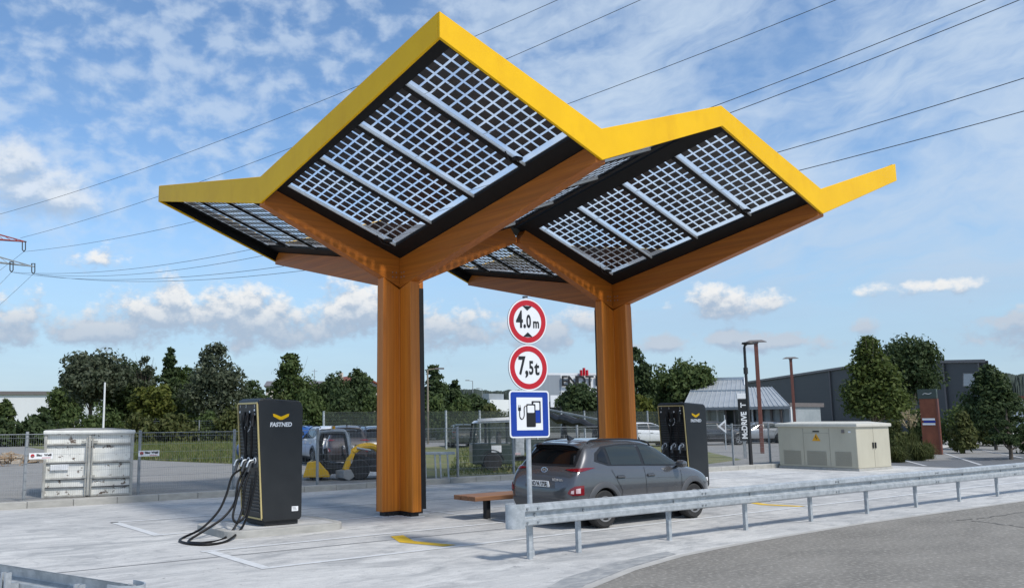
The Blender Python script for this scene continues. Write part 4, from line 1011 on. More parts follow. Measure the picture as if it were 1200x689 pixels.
def board(px, py, label):
    p = gnd(px, 600, 0)
    y = 6.93; d = ray(px, py); k = (y - CAM.y) / d.y; q = CAM + d * k
    t = thing('fence_board', label, 'notice board', q, 0, 'notice boards on the fence')
    mb = MB(); mb.box((0, 0, 0), (0.54, 0.012, 0.145)); mb.build('board', M['signwhite'], t)
    mb = MB(); mb.disc((-0.19, -0.007, 0.005), 0.045, (0, -1, 0), n=20, h=0.002); mb.build('round_logo', M['signred'], t)
    mb = MB(); mb.disc((-0.19, -0.0095, -0.01), 0.026, (0, -1, 0), n=14, h=0.002); mb.build('round_logo', M['lampgrey'], t)
    text('lettering', 'Blau', 0.075, M['signblack'], t, (-0.04, -0.008, 0.018), sx=1.0, bold=0.003); text('lettering', 'Weiß', 0.075, M['signblack'], t, (0.155, -0.008, 0.018), sx=1.0, bold=0.003)
    mb = MB(); mb.box((0.12, -0.008, -0.045), (0.2, 0.002, 0.012)); mb.build('print_line', M['signred'], t)
board(48.0, 534, 'white notice board with red round logo on the fence left of the white container')
board(174.5, 531, 'white notice board with red round logo on the fence right of the white container')

# ------------------------------------------------------------------ container
t = thing('storage_container', 'worn white steel site container with two doors behind the fence', 'container', (-4.42, 7.42, 0.13), R(-14))
W, Hc, Dc = 2.12, 1.58, 2.3
mb = MB(); mb.box((0, Dc / 2 + 0.05, Hc / 2), (W - 0.06, Dc, Hc - 0.04)); mb.build('shell', M['containerwhite'], t)
fr = MB()
for x in (-W / 2 + 0.03, W / 2 - 0.03): fr.box((x, 0.03, Hc / 2), (0.07, 0.08, Hc))
fr.box((0, 0.0, Hc / 2 - 0.02), (0.06, 0.06, Hc - 0.1))
for z in (0.03, 0.46, 0.86, 1.30): fr.box((-W / 4, 0.028, z), (W / 2 - 0.1, 0.05, 0.05)); fr.box((W / 4, 0.026, z), (W / 2 - 0.1, 0.05, 0.05))
fr.build('door_frame', M['container_frame'], t, bevel=0.01)
dk = MB()
for z in (0.24, 0.435, 0.835, 1.275): dk.box((-W / 4, 0.03, z), (W / 2 - 0.12, 0.052, 0.022)); dk.box((W / 4, 0.03, z), (W / 2 - 0.12, 0.052, 0.022))
dk.build('door_gap', M['black'], t)
for sx_ in (-1, 1):
    lk = MB(); lk.cyl((sx_ * 0.07, -0.035, 0.05), (sx_ * 0.07, -0.035, Hc - 0.1), 0.016, n=8); lk.box((sx_ * 0.10, -0.05, 0.5), (0.1, 0.02, 0.06)); lk.box((sx_ * 0.12, -0.03, 1.36), (0.14, 0.03, 0.05))
    lk.build('lock_rod', M['container_frame'], t)
mb = MB(); mb.box((-0.68, -0.0, 0.74), (0.42, 0.012, 0.14)); mb.build('blank_plate', M['signwhite'], t)
rf = MB(); rf.hexa([(-W / 2 - .03, -0.05, Hc - .04), (W / 2 + .03, -0.05, Hc - .04), (W / 2 + .03, Dc + .1, Hc - .04), (-W / 2 - .03, Dc + .1, Hc - .04), (-W / 2 - .03, -0.05, Hc + .06), (W / 2 + .03, -0.05, Hc + .06), (W / 2 + .03, Dc + .1, Hc + .06), (-W / 2 - .03, Dc + .1, Hc + .06)])
roof = rf.build('roof_rim', M['containerwhite'], t, bevel=0.02)
rf = MB(); rf.add([(-W / 2, 0.02, Hc + .062), (W / 2, 0.02, Hc + .062), (W / 2, Dc, Hc + .062), (-W / 2, Dc, Hc + .062), (-W / 4, Dc * .5, Hc + .11), (W / 4, Dc * .5, Hc + .11)], [(0, 1, 5, 4), (1, 2, 5), (2, 3, 4, 5), (3, 0, 4)]); rf.build('roof_sheet', M['container_roof'], roof)

# ------------------------------------------------------------------ compact wheel loader behind the fence
lo = gnd(393, 566, 0.13)
t = thing('wheel_loader', 'compact yellow and black wheel loader with open cab behind the fence', 'loader', gnd(371, 562.5, 0.13), R(-33))
cab = MB(); r_ = 0.05
P = lambda x, y, z: Vector((x, y, z))
for y in (0.0, 1.0):
    cab.tube(bez([P(0.02, y, 0.35), P(0.0, y, 1.0), P(0.06, y, 1.44), P(0.14, y, 1.5), P(0.8, y, 1.52), P(0.92, y, 1.44), P(1.0, y, 1.1), P(1.07, y, 0.5)], 5), r_, 8)
for x, z in ((0.1, 1.49), (0.85, 1.5), (0.0, 0.9), (1.03, 0.75)): cab.tube([P(x, 0, z), P(x, 1.0, z)], r_, 8)
cb = cab.build('cab_frame', M['galv'], t, smooth=True)
mb = MB(); mb.hexa([P(.06, -.05, 1.52), P(1.25, -.05, 1.50), P(1.25, 1.05, 1.50), P(.06, 1.05, 1.52), P(.1, -.02, 1.57), P(1.2, -.02, 1.56), P(1.2, 1.02, 1.56), P(.1, 1.02, 1.57)]); mb.build('cab_roof', M['machblack'], t, bevel=0.02)
mb = MB(); mb.cyl(P(.5, .5, 1.57), P(.5, .5, 1.66), 0.05, n=12); mb.build('beacon', M['warn'], t)
for y in (0.0, 1.0):
    mb = MB(); mb.tube(bez([P(.10, y, .45), P(.09, y, 1.0), P(.14, y, 1.36), P(.24, y, 1.42), P(.76, y, 1.43), P(.85, y, 1.36), P(.92, y, 1.05), P(.98, y, .5), P(.5, y, .42), P(.10, y, .45)], 5), .04, 8); mb.build('door_frame', M['machblack'], t, smooth=True)
mb = MB(); mb.box(P(.5, .5, .45), (.5, .5, .14)); mb.box(P(.28, .5, .72), (.12, .46, .5), Matrix.Rotation(R(-10), 3, 'Y')); mb.build('seat', M['machblack'], t, bevel=0.03)
mb = MB(); mb.tube([P(.95, .5, .4), P(.78, .5, .85)], .03, 8); mb.lathe([(.14, 0), (.17, .0), (.17, .03), (.14, .03)], 20, 'x', P(.76, .5, .88)); mb.build('steering_wheel', M['machblack'], t)
mb = MB(); mb.prism([P(-.42, -.22, .1), P(.42, -.22, .1), P(.36, -.22, .26), P(.05, -.22, .62), P(-.28, -.22, .56)], (0, 1.35, 0)); mb.build('engine_cover', M['machyellow'], t, bevel=0.03)
mb = MB(); mb.box(P(.9, .5, .28), (1.2, .8, .2)); mb.box(P(1.3, .5, .33), (1.6, .5, .16)); mb.build('chassis', M['machblack'], t, bevel=0.02)
mb = MB(); mb.hexa([P(.75, -.1, .14), P(2.3, -.1, .12), P(2.3, .2, .12), P(.75, .2, .14), P(.65, -.08, .28), P(2.25, -.08, .22), P(2.25, .2, .22), P(.65, .2, .28)]); mb.build('side_step', M['white'], t, bevel=0.02)
for x in (.0, 1.35):
    for y in (-.02, 1.02):
        mb = MB(); mb.lathe([(.14, -.11), (.29, -.12), (.32, -.07), (.32, .07), (.29, .12), (.14, .11)], 22, 'y', P(x, y, .32)); w = mb.build('wheel', M['tyre'], t, smooth=True)
        mb = MB(); mb.cyl(P(x, y - .09, .32), P(x, y + .09, .32), .15, n=16); mb.build('rim', M['machyellow'], w)
am = MB()
for y in (.25, .75): am.bar(P(1.0, y, .72), P(1.9, y, .52), .07, .16)
am.build('lift_arm', M['machblack'], t)

# ------------------------------------------------------------------ yellow mini digger by the column
t = thing('mini_digger', 'yellow mini digger arm and bucket just left of the near column', 'digger', (4.05, 8.3, 0.13), R(0))
a = MB(); a.tube(bez([P(1.2, 0, .5), P(.7, 0, .98), P(.2, 0, 1.02), P(-.15, 0, .86)], 5), .10, 8); a.build('boom', M['machyellow'], t, smooth=True)
a = MB(); a.bar(P(-.12, 0, .92), P(-.42, 0, .30), .13, .17); a.build('dipper_arm', M['machyellow'], t, bevel=0.02)
a = MB(); a.cyl(P(.45, -.1, .9), P(-.05, -.1, .98), .035, n=8); a.build('hydraulic_ram', M['alu'], t)
a = MB(); a.prism([P(-.62, -.25, .30), P(-.35, -.25, .34), P(-.22, -.25, .12), P(-.42, -.25, .0), P(-.62, -.25, .08)], (0, .5, 0)); a.build('bucket', M['machgrey'], t, bevel=0.01)
a = MB(); a.box(P(1.6, 0, .75), (1.1, 1.0, .5)); a.build('engine_cover', M['machyellow'], t, bevel=0.08)
a = MB(); a.box(P(1.5, 0, 1.45), (.9, .95, .06)); 
for x in (1.1, 1.9):
    for y in (-.42, .42): a.bar(P(x, y, .9), P(x, y, 1.45), .06)
a.build('canopy_frame', M['machblack'], t)
for y in (-.45, .45):
    a = MB(); a.prism([P(1.0, y - .12, .05), P(2.2, y - .12, .05), P(2.35, y - .12, .22), P(2.2, y - .12, .4), P(1.0, y - .12, .4), P(.85, y - .12, .22)], (0, .24, 0)); a.build('crawler_track', M['rubber'], t, bevel=0.03)

# ------------------------------------------------------------------ steel barrier stack right of the near column
p = gnd(509, 562.5, 0.13)
t = thing('steel_trestle', 'pale galvanised steel trestle standing beside the near column', 'trestle', gnd(510, 561, 0.13), R(-30))
a = MB(); a.box((0, 0, .80), (1.25, .3, .08)); a.build('top_plate', M['galv'], t, bevel=0.01)
for x in (-.52, -.3, 0.02, .18, .42):
    a = MB(); a.bar((x, -.1, 0), (x - .04, -.1, .77), .05); a.build('leg', M['galv'], t)
a = MB(); a.box((-.35, .25, .3), (.35, .3, .6)); tag(a.build('brick_stack', M['brick'], None, loc=gnd(500, 560.5, 0.13), bevel=0.01), 'short stack of red bricks behind the steel trestle', 'bricks')
# grass strip by the truck
sheet('grass', [(6.0, 7.5), (9.5, 7.3), (17, 5.9), (24, 8), (40, 24), (36, 36), (24, 32)], 0.14, M['grass'], 'stuff')
sheet('road', [(24, 34), (60, 70), (90, 60), (42, 24)], 0.15, M['asphalt_yard'])

# ------------------------------------------------------------------ small utility truck
t = thing('utility_truck', 'small dark green flatbed truck behind the fence beside the blue sign', 'truck', gnd(554, 552.5, 0.13), R(-35))
cb = MB(); cb.prism([P(0, 0, .25), P(1.45, 0, .25), P(1.45, 0, .98), P(.0, 0, .98)], (0, 1.6, 0)); cb.build('cab_body', M['truckgreen'], t, bevel=0.05)
for y in (0.03, 1.57):
    for (x0, z0, x1, z1) in ((.03, .95, .13, 1.72), (.62, .95, .62, 1.72), (1.42, .95, 1.42, 1.74)): cf = MB(); cf.bar((x0, y, z0), (x1, y, z1), .08); cf.build('cab_pillar', M['truckgreen'], t)
a = MB(); a.hexa([(.08, -.02, 1.70), (1.5, -.02, 1.74), (1.5, 1.62, 1.74), (.08, 1.62, 1.70), (.2, .05, 1.80), (1.5, .05, 1.84), (1.5, 1.55, 1.84), (.2, 1.55, 1.80)]); a.build('cab_roof', M['white'], t, bevel=0.04)
a = MB(); a.quad((.08, 0.0, .98), (1.42, 0.0, .98), (1.42, 0.02, 1.70), (.14, 0.02, 1.70)); a.build('side_window', M['clearglass'], t)
a = MB(); a.quad((.0, 0.05, .98), (.0, 1.55, .98), (.12, 1.55, 1.70), (.12, .05, 1.70)); a.build('windscreen', M['clearglass'], t)
a = MB(); a.box((.75, .5, .75), (.45, .5, .2)); a.box((1.0, .5, 1.1), (.14, .48, .6)); a.build('seat', M['seat'], t, bevel=0.04)
a = MB(); a.box((1.44, .8, 1.36), (.03, 1.5, .72)); a.build('rear_cab_wall', M['truckgreen'], t)
a = MB(); a.box((-.06, -.14, 1.28), (.06, .16, .3)); a.build('wing_mirror', M['machblack'], t, bevel=0.02)
a = MB(); a.box((.86, -.012, .80), (.36, .012, .24)); a.build('door_sticker', M['signwhite'], t)
a = MB(); a.hexa([(1.52, -.04, .50), (1.86, -.04, .55), (1.86, .4, .55), (1.52, .4, .50), (1.56, -.02, 1.86), (1.90, -.02, 1.88), (1.90, .4, 1.88), (1.56, .4, 1.86)]); a.build('air_duct', M['galv'], t, bevel=0.04)
a = MB(); a.bar((.2, -.02, 1.82), (1.9, .0, 1.90), .10); a.build('roof_bar', M['white'], t)
a = MB(); a.box((2.9, .8, .72), (2.2, 1.6, .1)); a.build('flatbed', M['truckgreen'], t)
a = MB()
for y in (0.0, 1.6): a.box((2.9, y, .92), (2.2, .03, .3))
a.box((4.0, .8, .92), (.03, 1.6, .3)); a.build('side_board', M['truckgreen'], t)
a = MB(); a.box((2.05, .8, .42), (3.9, .5, .16)); a.build('chassis', M['machblack'], t)
for x in (.72, 3.1):
    for y in (.06, 1.54):
        a = MB(); a.lathe([(.16, -.1), (.31, -.11), (.34, -.06), (.34, .06), (.31, .11), (.16, .1)], 24, 'y', (x, y, .34)); w = a.build('wheel', M['tyre'], t, smooth=True)
        a = MB(); a.cyl((x, y - .07, .34), (x, y + .07, .34), .16, n=16); a.build('rim', M['machgrey'], w)
    a = MB(); 
    for k in range(10):
        t0, t1 = R(10 + 16 * k), R(26 + 16 * k)
        a.hexa([(x + .40 * math.cos(t0), -.03, .34 + .40 * math.sin(t0)), (x + .40 * math.cos(t1), -.03, .34 + .40 * math.sin(t1)), (x + .40 * math.cos(t1), .22, .34 + .40 * math.sin(t1)), (x + .40 * math.cos(t0), .22, .34 + .40 * math.sin(t0)),
                (x + .43 * math.cos(t0), -.03, .34 + .43 * math.sin(t0)), (x + .43 * math.cos(t1), -.03, .34 + .43 * math.sin(t1)), (x + .43 * math.cos(t1), .22, .34 + .43 * math.sin(t1)), (x + .43 * math.cos(t0), .22, .34 + .43 * math.sin(t0))])
    a.build('mudguard', M['machblack'], t)
a = MB(); a.box((1.62, -.05, .62), (.2, .03, .08)); a.build('marker_lamp', M['lampclear'], t)
# black sheeted conveyor boom rising behind the car
p0, p1 = far(640, 487, 40), far(712, 503, 38)
t = thing('conveyor_boom', 'black sheeted conveyor boom sloping down behind the grey car', 'conveyor', (p0.x, p0.y, 0.13))
q0, q1 = Vector((0, 0, p0.z - 0.13)), Vector((p1.x - p0.x, p1.y - p0.y, p1.z - 0.13))
a = MB(); pts = [q0.lerp(q1, k / 10) + Vector((0, 0, 0.06 * math.sin(k * 2.3))) for k in range(11)]; a.tube(pts, [0.10 + 0.13 * math.sin(PI * min(1, k / 8)) + 0.03 * math.sin(k * 3.1) for k in range(11)], 10); a.build('boom', M['tarp'], t, smooth=True)
a = MB(); a.bar(q0 + Vector((0, 0, .3)), q1 + Vector((0, 0, .34)), .07, .07); a.build('boom_highlight', M['machgrey'], t)  # pale bar stands in for the bright highlight along the boom's top edge
a = MB()
for f in (.3, .8):
    q = q0.lerp(q1, f); a.bar((q.x - .3, q.y, 0), (q.x, q.y, q.z), .1); a.bar((q.x + .3, q.y, 0), (q.x, q.y, q.z), .1)
a.build('support_leg', M['machblack'], t)

# rubble heap and scrap timber on the left
p = spot(14, 44)
mb = MB()
for k in range(60):
    a_ = rng.uniform(0, 2 * PI); r0 = abs(rng.normal(0, 1.2)); h = max(0.05, 1.0 - r0 * 0.35)
    c = Vector((r0 * math.cos(a_) * 2.0, r0 * math.sin(a_), h * rng.uniform(0.2, .8))); s_ = rng.uniform(.35, .9)
    mb.box(c, (s_, s_ * .8, s_ * .6), Matrix.Rotation(rng.uniform(0, 3), 3, 'Z') @ Matrix.Rotation(rng.uniform(-.6, .6), 3, 'X'))
o = mb.build('rubble_heap', M['rubble'], loc=(p.x, p.y, 0.13)); o.scale = (.5, .5, .5); o['kind'] = 'stuff'
p = spot(16, 41.5)
t = thing('scrap_timber_pile', 'jumbled pile of scrap timber in front of the rubble heap', 'timber pile', p, facing(p), None, (.38, .38, .38))
for k in range(26):
    b_ = MB(); c = Vector((rng.normal(0, .8), rng.normal(0, .4), rng.uniform(.1, 1.3))); d_ = Vector((rng.normal(0, 1), rng.normal(0, .5), rng.normal(0, .5))).normalized() * rng.uniform(.4, .9)
    b_.bar(c - d_, c + d_, .12, .06); b_.build('plank', M['timber'], t)

# ------------------------------------------------------------------ meadow and far fences
m0, m1, m2, m3 = gnd(-60, 541, .15), gnd(282, 543, .15), gnd(300, 512, .15), gnd(-120, 512, .15)
a_, b_, c_, d_ = gnd(118, 536.5, .15), gnd(290, 543.5, .15), gnd(470, 520, .15), spot(-60, 190)
e_ = spot(470, 150)
sheet('meadow', [(a_.x, a_.y), (b_.x, b_.y), (c_.x, c_.y), (e_.x, e_.y), (d_.x, d_.y), (gnd(-40, 512, .15).x, gnd(-40, 512, .15).y)], 0.15, M['grass'], 'stuff')
sheet('field', [(-300, 120), (110, 104), (200, 60), (400, 120), (200, 500), (-400, 500)], 0.10, M['grass'], 'stuff')
# tall grass blades along the meadow, one mass
def blades(name, poly_pts, n, h0, h1, m, z, seed, w=0.05):
    r = np.random.default_rng(seed); vs, fs = [], []
    P0, P1, P2, P3 = [np.array(q) for q in poly_pts]
    for k in range(n):
        u, v = r.random(), r.random(); c = (P0 * (1 - u) + P1 * u) * (1 - v) + (P3 * (1 - u) + P2 * u) * v
        h = r.uniform(h0, h1); a = r.uniform(0, 2 * PI); l = r.normal(0, .3 * h, 2); dx, dy = w * math.cos(a), w * math.sin(a); o = len(vs)
        vs += [(c[0] - dx, c[1] - dy, z), (c[0] + dx, c[1] + dy, z), (c[0] + l[0], c[1] + l[1], z + h)]; fs.append((o, o + 1, o + 2))
    me = bpy.data.meshes.new(name); me.from_pydata(vs, [], fs); me.materials.append(m); o = bpy.data.objects.new(name, me); COL.objects.link(o); o['kind'] = 'stuff'; return o
M['blade'] = leaf_mat('grass_blade', [(0.10, 0.14, 0.03), (0.15, 0.18, 0.05), (0.22, 0.20, 0.09)])
blades('tall_grass', [(a_.x, a_.y), (b_.x, b_.y), (c_.x, c_.y), (gnd(100, 517, .15).x, gnd(100, 517, .15).y)], 22000, .10, .32, M['blade'], .14, 3, .05)
blades('short_grass', [(7, 7.6), (17, 6.2), (36, 24), (24, 28)], 9000, .06, .22, M['blade'], .13, 4, .03)
fa = [gnd(x, 518.5, .15) for x in (-80, 60, 200, 300, 360)]
fence('grey wire fence with pale posts along the far side of the meadow', [(q.x, q.y) for q in fa], 0.13, 1.85, 3.0, dens=0.22, post_r=0.045)
fb = [gnd(x, y, .15) for x, y in ((379, 527), (445, 526), (523, 526), (600, 523.5), (760, 518), (850, 517.5))]
t_f = fence('tall green mesh fence with white posts beyond the yard machines', [(q.x, q.y) for q in fb], 0.13, 2.35, 2.6, dens=0.4, m=M['galv'], wm=M['machblack'], post_r=0.05)
M['screenmesh'] = glass_mat('green_screen_fabric', (0.045, 0.06, 0.05), 0.45, 0.9)
for (p_, q_) in zip(fb[:-1], fb[1:]):
    mb = MB(); o0 = Vector((fb[0].x, fb[0].y, 0)); mb.quad(Vector((p_.x, p_.y, .4)) - o0, Vector((q_.x, q_.y, .4)) - o0, Vector((q_.x, q_.y, 2.35)) - o0, Vector((p_.x, p_.y, 2.35)) - o0)
    mb.build('screen_fabric', M['screenmesh'], t_f)

# ================================================================== TREES
L_DARK = leaf_mat('leaf_dark', [(0.030, 0.051, 0.019), (0.051, 0.078, 0.027), (0.074, 0.105, 0.038), (0.041, 0.068, 0.027)])
L_MID = leaf_mat('leaf_mid', [(0.046, 0.076, 0.022), (0.074, 0.108, 0.030), (0.101, 0.135, 0.041), (0.061, 0.095, 0.030)])
L_BRIGHT = leaf_mat('leaf_bright', [(0.075, 0.095, 0.014), (0.11, 0.125, 0.02), (0.14, 0.145, 0.03), (0.09, 0.11, 0.02)])
L_GREY = leaf_mat('leaf_greyish', [(0.057, 0.076, 0.044), (0.086, 0.106, 0.060), (0.127, 0.144, 0.092), (0.046, 0.063, 0.034)])
L_FEATH = leaf_mat('leaf_feathery', [(0.056, 0.081, 0.020), (0.088, 0.119, 0.027), (0.119, 0.150, 0.037), (0.069, 0.100, 0.025)])
L_OLIVE = leaf_mat('leaf_olive', [(0.060, 0.077, 0.022), (0.090, 0.106, 0.031), (0.120, 0.126, 0.042)])
L_STRAW = leaf_mat('straw_plume', [(0.38, 0.30, 0.17), (0.46, 0.38, 0.24), (0.30, 0.24, 0.13)])
def crown_mesh(style, w, h, n, leaf, seed, z0=0.0, nclump=None):
    """leaf quads in clumps through a crown of width w and height h standing on z0"""
    r = np.random.default_rng(seed)
    nclump = nclump or int(34 + n / (90 if style in ('cone', 'egg') else 150))
    C, S = [], []
    for k in range(nclump):
        if style == 'round':
            d = r.normal(size=3); d /= np.linalg.norm(d); rad = r.uniform(0.35, 1.0) ** 0.6
            c = d * rad * np.array([w / 2, w / 2, h / 2]) * 0.84 * (1 + 0.12 * r.normal()); c[2] += z0 + h / 2; s = r.uniform(0.11, 0.24) * min(w, h)
        elif style == 'cone':
            f = r.random() ** 0.85; a = r.uniform(0, 2 * PI); rad = (1 - f) ** 0.7 * math.sqrt(r.random()) * w / 2 * (0.85 + 0.15 * math.sin(3 * a + seed))
            c = np.array([rad * math.cos(a), rad * math.sin(a), z0 + h * (0.03 + 0.95 * f)]); s = (0.085 + 0.10 * (1 - f)) * w * r.uniform(.8, 1.25)
        elif style == 'egg':
            f = r.random(); prof = (math.sin(PI * min(1, (f * 0.92 + 0.08)) ** 0.75)) ** 0.7; a = r.uniform(0, 2 * PI); rad = prof * (0.35 + 0.6 * r.random()) * w / 2
            c = np.array([rad * math.cos(a), rad * math.sin(a), z0 + h * f * 0.97]); s = (0.08 + 0.10 * prof) * w * r.uniform(.8, 1.2)
        elif style == 'bush':
            a = r.uniform(0, 2 * PI); rad = math.sqrt(r.random()) * w / 2 * 0.9; top = h * (1 - (rad / (w / 2)) ** 2 * 0.7)
            c = np.array([rad * math.cos(a), rad * math.sin(a), z0 + top * r.uniform(0.15, 0.88)]); s = r.uniform(0.14, 0.26) * min(w, h)
        C.append(c); S.append(s)
    C, S = np.array(C), np.array(S)
    pr = S ** 2; idx = r.choice(len(C), n, p=pr / pr.sum())
    d = r.normal(size=(n, 3)); d /= np.linalg.norm(d, axis=1)[:, None]
    pos = C[idx] + d * (S[idx] * np.where(r.random(n) < .08, r.uniform(1.0, 1.28, n), r.uniform(0.25, 1.08, n) ** 0.7))[:, None] * np.array([1.1, 1.1, 0.75])
    k = pos[:, 2] > z0 - 0.3; pos = pos[k]; d = d[k]; n = len(pos)
    nr = d * 0.8 + r.normal(size=(n, 3)) * 0.6 + np.array([0, 0, 0.35]); nr /= np.linalg.norm(nr, axis=1)[:, None]
    t = np.cross(nr, r.normal(size=(n, 3))); t /= np.linalg.norm(t, axis=1)[:, None]; b = np.cross(nr, t)
    L = leaf * r.uniform(0.6, 1.35, n); 
    v = np.empty((n, 4, 3))
    v[:, 0] = pos - t * L[:, None]; v[:, 1] = pos + b * (L * .55)[:, None]; v[:, 2] = pos + t * L[:, None]; v[:, 3] = pos - b * (L * .55)[:, None]
    return v.reshape(-1, 3), C, S
def quads_obj(name, v, m, parent):
    n = len(v) // 4; me = bpy.data.meshes.new(name)
    me.vertices.add(len(v)); me.vertices.foreach_set('co', v.astype(np.float32).ravel())
    me.loops.add(len(v)); me.loops.foreach_set('vertex_index', np.arange(len(v), dtype=np.int32))
    me.polygons.add(n); me.polygons.foreach_set('loop_start', np.arange(0, len(v), 4, dtype=np.int32)); me.polygons.foreach_set('loop_total', np.full(n, 4, dtype=np.int32))
    me.update(calc_edges=True); me.validate(); me.materials.append(m)
    o = bpy.data.objects.new(name, me); COL.objects.link(o); o.parent = parent; return o
def tree(label, style, xl, xr, ytop, dist, m, n=5000, leaf=0.2, ybase=None, trunk=0.25, seed=1, cat='tree', name='leafy_tree', group='trees in the background', bark='bark', droop=False, zb=0.10, twigs=0):
    px = (xl + xr) / 2; p = spot(px, dist, zb); F_ = FOC * 1.0
    q = far(px, ytop, dist); H_ = q.z - zb
    a, b = far(xl, horizon(xl), dist), far(xr, horizon(xr), dist); w = math.hypot(a.x - b.x, a.y - b.y)
    t = thing(name, label, cat, p, random.uniform(0, 6.28), group)
    z0 = H_ * trunk if ybase is None else far(px, ybase, dist).z - zb
    v, C, S = crown_mesh(style, w, (H_ - z0) * 1.0, n, leaf, seed, z0)
    ztop = np.percentile(v[:, 2], 99.8); v[:, 2] = z0 + (v[:, 2] - z0) * ((H_ - z0) / max(.1, ztop - z0)); C = C.copy()
    wx = np.percentile(np.abs(v[:, 0]), 99.0); k = (w / 2) / wx; v[:, :2] *= k; C[:, :2] *= k
    if droop:
        r = np.random.default_rng(seed + 50); s = r.uniform(0, 1, len(v) // 4); 
        hang = np.repeat(s, 4)
    quads_obj('crown', v, m, t)
    tr = MB(); tw = max(0.06, w * 0.035)
    tr.tube([(0, 0, -0.1), (tw * .2, 0, z0 * .6), (0, tw * .3, z0 + (H_ - z0) * .35), (0, 0, z0 + (H_ - z0) * .75)], [tw, tw * .8, tw * .55, tw * .2], 8)
    order = np.argsort(-S)[:12]
    for i in order:
        c = C[i]; s0 = z0 * .7 + (c[2] - z0) * .3 if c[2] > z0 else z0 * .8
        tr.tube([(0, 0, max(.1, s0)), (c[0] * .5, c[1] * .5, (max(.1, s0) + c[2]) * .5 + .1), (c[0], c[1], c[2])], [tw * .38, tw * .22, tw * .06], 5)
    r = np.random.default_rng(seed + 9)
    for k in range(twigs):
        a = r.uniform(0, 2 * PI); rad = r.uniform(0, .42) * w; z1 = z0 + (H_ - z0) * r.uniform(.8, 1.08); 
        tr.tube([(0, 0, z0 + (H_ - z0) * .3), (rad * .5 * math.cos(a), rad * .5 * math.sin(a), z0 + (H_ - z0) * .6), (rad * math.cos(a), rad * math.sin(a), z1)], [tw * .25, tw * .15, tw * .04], 4)
    tr.build('trunk', M[bark], t)
    return t
# --- left group
tree('broad grey-green tree left of the white mast', 'round', 62, 150, 411, 95, L_GREY, 9000, .22, seed=11, trunk=.18, ybase=478)
tree('dark lower crown behind the white mast', 'round', 112, 168, 424, 99, L_DARK, 5000, .22, seed=12, trunk=.2)
tree('thin sparse tree with bare twigs left of the dark pointed tree', 'egg', 150, 186, 418, 98, L_GREY, 1700, .2, seed=13, twigs=26)
tree('dark pointed tree between the sparse tree and the birch', 'cone', 176, 218, 408, 94, L_DARK, 5200, .22, seed=14, trunk=.1)
tree('tall drooping birch directly left of the left charging station', 'egg', 212, 290, 403, 92, L_GREY, 8500, .2, seed=15, trunk=.08)
tree('bright yellow-green round tree in front of the dark trees', 'round', 152, 208, 451, 82, L_BRIGHT, 5200, .19, seed=16, ybase=490)
tree('small young tree at the left edge before the white hall', 'egg', -8, 18, 468, 80, L_MID, 1800, .17, seed=17)
tree('small dark tree before the right end of the white hall', 'egg', 36, 64, 477, 84, L_DARK, 1500, .17, seed=18)
for i, (xl, xr, yt, d, m, lab) in enumerate([(62, 112, 478, 78, L_MID, 'mid green bush beneath the broad grey-green tree'), (98, 146, 472, 80, L_MID, 'taller green bush around the foot of the white mast'), (140, 186, 484, 76, L_OLIVE, 'olive hedge bush below the bright round tree'),
        (178, 232, 484, 77, L_OLIVE, 'long olive bush right of the bright round tree'), (224, 262, 482, 78, L_MID, 'green bush below the drooping birch'), (252, 296, 476, 76, L_OLIVE, 'yellowish bush touching the left charging station'),
        (-20, 26, 489, 74, L_DARK, 'low dark hedge at the left edge of the picture'), (18, 66, 487, 75, L_DARK, 'low dark hedge in front of the white hall')]):
    tree(lab, 'bush', xl, xr, yt, d, m, 2600, .17, seed=30 + i, trunk=0.02, cat='bush', name='leafy_bush', group='bushes beyond the yard')
for i, (st, xl, xr, yt, d, m, lab) in enumerate([('round', 126, 182, 428, 108, L_DARK, 'rear dark tree filling the gap above the bright round tree'), ('round', 192, 238, 430, 108, L_MID, 'rear green tree between the pointed tree and the birch'), ('egg', 268, 318, 446, 108, L_DARK, 'rear dark tree rising behind the left charging station'),
        ('round', 330, 384, 440, 110, L_MID, 'rear green tree right of the pointed tree with yellow twigs'), ('round', 366, 420, 447, 106, L_OLIVE, 'rear olive tree below the red roof'), ('egg', 404, 446, 437, 108, L_MID, 'rear green tree against the near column'), ('round', 494, 542, 447, 104, L_MID, 'rear green tree behind the pale brown street light'), ('round', 530, 580, 462, 104, L_DARK, 'rear dark tree under the thin grey street light'),
        ('round', 744, 790, 438, 100, L_DARK, 'rear dark tree between the far column and the broad green tree'), ('round', 52, 100, 452, 106, L_MID, 'rear green tree at the right end of the white hall')]):
    tree(lab, st, xl, xr, yt, d, m, 4200, .24, seed=130 + i, trunk=.06)
# --- behind charger and column
tree('pointed tree with yellowish twigs right of the left charging station', 'cone', 308, 372, 415, 88, L_MID, 6000, .2, seed=51, trunk=.1, twigs=6)
tree('dark rounded tree in front of the red roofed house', 'round', 362, 410, 437, 90, L_DARK, 4600, .2, seed=52, trunk=.1)
tree('dark bushy tree touching the near column on its left', 'egg', 396, 440, 432, 92, L_DARK, 5000, .2, seed=53, trunk=.1)
for i, (xl, xr, yt, d, m, lab) in enumerate([(300, 346, 462, 80, L_OLIVE, 'olive bush half hidden by the left charging station'), (336, 388, 458, 82, L_MID, 'green bush below the pointed tree'), (378, 426, 454, 83, L_DARK, 'dark bush below the red roofed house'), (412, 462, 456, 84, L_MID, 'green bush beside the near column')]):
    tree(lab, 'bush', xl, xr, yt, d, m, 3000, .18, seed=60 + i, trunk=0.02, cat='bush', name='leafy_bush', group='bushes beyond the yard')
tree('dark pointed tree just right of the near column', 'cone', 486, 530, 428, 88, L_DARK, 5200, .2, seed=71, trunk=.08)
